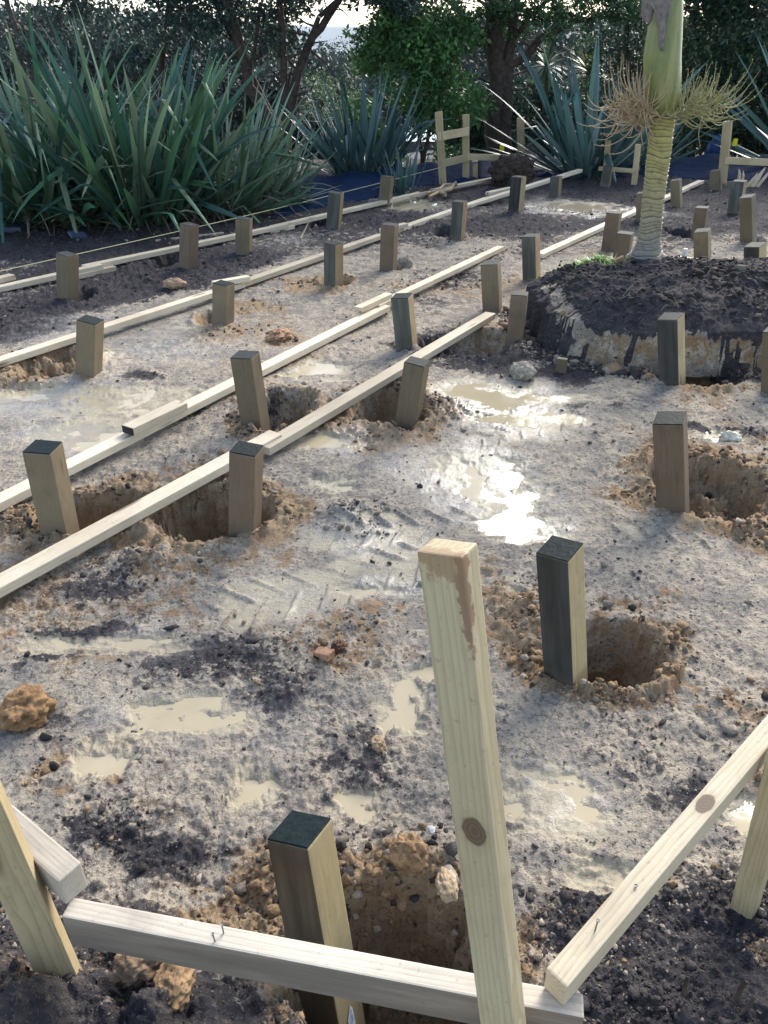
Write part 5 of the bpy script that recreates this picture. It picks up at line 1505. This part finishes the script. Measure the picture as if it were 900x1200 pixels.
mb = MB(); q = at_depth(55, 1180, 1.55); mb.tube([q, q + Vector((.03, .02, .012))], [.002, .0016], 5); o = mb.build("splinter", M['white']); tag(o, "tiny white splinter on the dark bank in the lower left", "splinter")
# pale dead root lying by the farthest board
mb = MB()
for (pts) in [[(503, 230), (515, 225), (528, 222), (534, 213)], [(510, 227), (520, 217), (535, 216)], [(505, 222), (518, 224), (530, 218)], [(500, 226), (512, 224), (522, 228)]]:
    mb.tube([G(a, b, .10) for a, b in pts], [.018, .026, .03, .015], 6)
M['driftwood'] = plain('dead_root', (.34, .25, .16), .8, .3, 20)
o = mb.build("dead_root", M['driftwood']); tag(o, "pale tangled dead root lying on the farthest board before the far frame", "root")
# splintered wood at the right
mb = MB(); Yw = 12.6
for (a, b, w) in [((878, 222), (897, 196), .045), ((872, 222), (888, 203), .03), ((866, 210), (866, 198), .03), ((870, 212), (871, 200), .022), ((884, 222), (906, 196), .03)]:
    p, q = P3(a[0], a[1], Yw), P3(b[0], b[1], Yw); mb.tube([p, p.lerp(q, .5) + Vector((0, -.02, .01)), q], [w, w * .8, w * .15], 5)
M['split'] = plain('split_wood', (.55, .42, .30), .8, .25, 25)
o = mb.build("splintered_wood", M['split'], None, False); tag(o, "pale splintered broken wood sticking up behind the dark leaning pile", "broken wood")
# blue bag, blue scrap, netting and pale block on the left
c = P3(838, 178, 15.6); M['bluebag'] = plain('blue_plastic', (.008, .03, .12), .4, .3, 8)
bm = bmesh.new(); bmesh.ops.create_icosphere(bm, subdivisions=3, radius=1)
from mathutils import noise as mnoise
for v in bm.verts:
    k = 1 + .18 * mnoise.noise(v.co * 2.0); v.co = Vector((v.co.x * .17 * k, v.co.y * .15 * k, v.co.z * .24 * k + (.05 if v.co.z > .8 else 0)))
o = bm_obj("plastic_bag", bm, M['bluebag'], None, True); o.location = c; tag(o, "bright blue plastic bag glimpsed in the dark left of the single far right peg", "bag")
M['bluescrap'] = plain('blue_scrap', (.055, .075, .12), .5, .2)
p = on(92, 282); bm = box_bm(.20, .10, 0, .03, .006); o = bm_obj("plastic_scrap", bm, M['bluescrap']); o.location = p + Vector((0, 0, .03)); o.rotation_euler = (.5, .2, .9); tag(o, "blue-grey scrap lying in dark soil under the big flax", "scrap")
p = on(8, 270); bm = box_bm(.42, .2, 0, .07, .008); o = bm_obj("concrete_block", bm, M['bluescrap']); o.location = p; tag(o, "pale blue-grey block at the left edge under the netting", "block")
mb = MB(); Yn = p.y + .15
for i in range(14):
    xx = p.x - .55 + i * .06
    mb.tube([(xx, Yn, p.z), (xx + .05, Yn + .05, p.z + .4), (xx - .02, Yn + .1, p.z + .85)], .004, 4)
for j in range(18):
    zz = p.z + .03 + j * .047
    mb.tube([(p.x - .6, Yn + .02, zz), (p.x - .2, Yn + .06 + .01 * math.sin(j), zz + .02), (p.x + .25, Yn + .05, zz)], .004, 4)
M['net'] = plain('blue_net', (.03, .06, .16), .6, .2)
o = mb.build("garden_netting", M['net'], None, False); tag(o, "dark blue mesh netting hanging at the left edge", "netting")

# ------------------------------------------------------------------ air over the harbour
bm = bmesh.new(); bmesh.ops.create_cube(bm, size=1.0)
for v in bm.verts: v.co = Vector((v.co.x * 16000, v.co.y * 8000 + 3500, -45 + (v.co.z + .5) * 185))
hm = bpy.data.materials.new('haze'); hm.use_nodes = True; nt = hm.node_tree
nt.nodes.remove(nt.nodes["Principled BSDF"])
pv = nt.nodes.new("ShaderNodeVolumePrincipled"); pv.inputs["Color"].default_value = (.80, .86, .95, 1); pv.inputs["Density"].default_value = 1.3e-4
nt.links.new(pv.outputs[0], nt.nodes["Material Output"].inputs["Volume"])
tag(bm_obj("haze", bm, hm), kind="stuff")
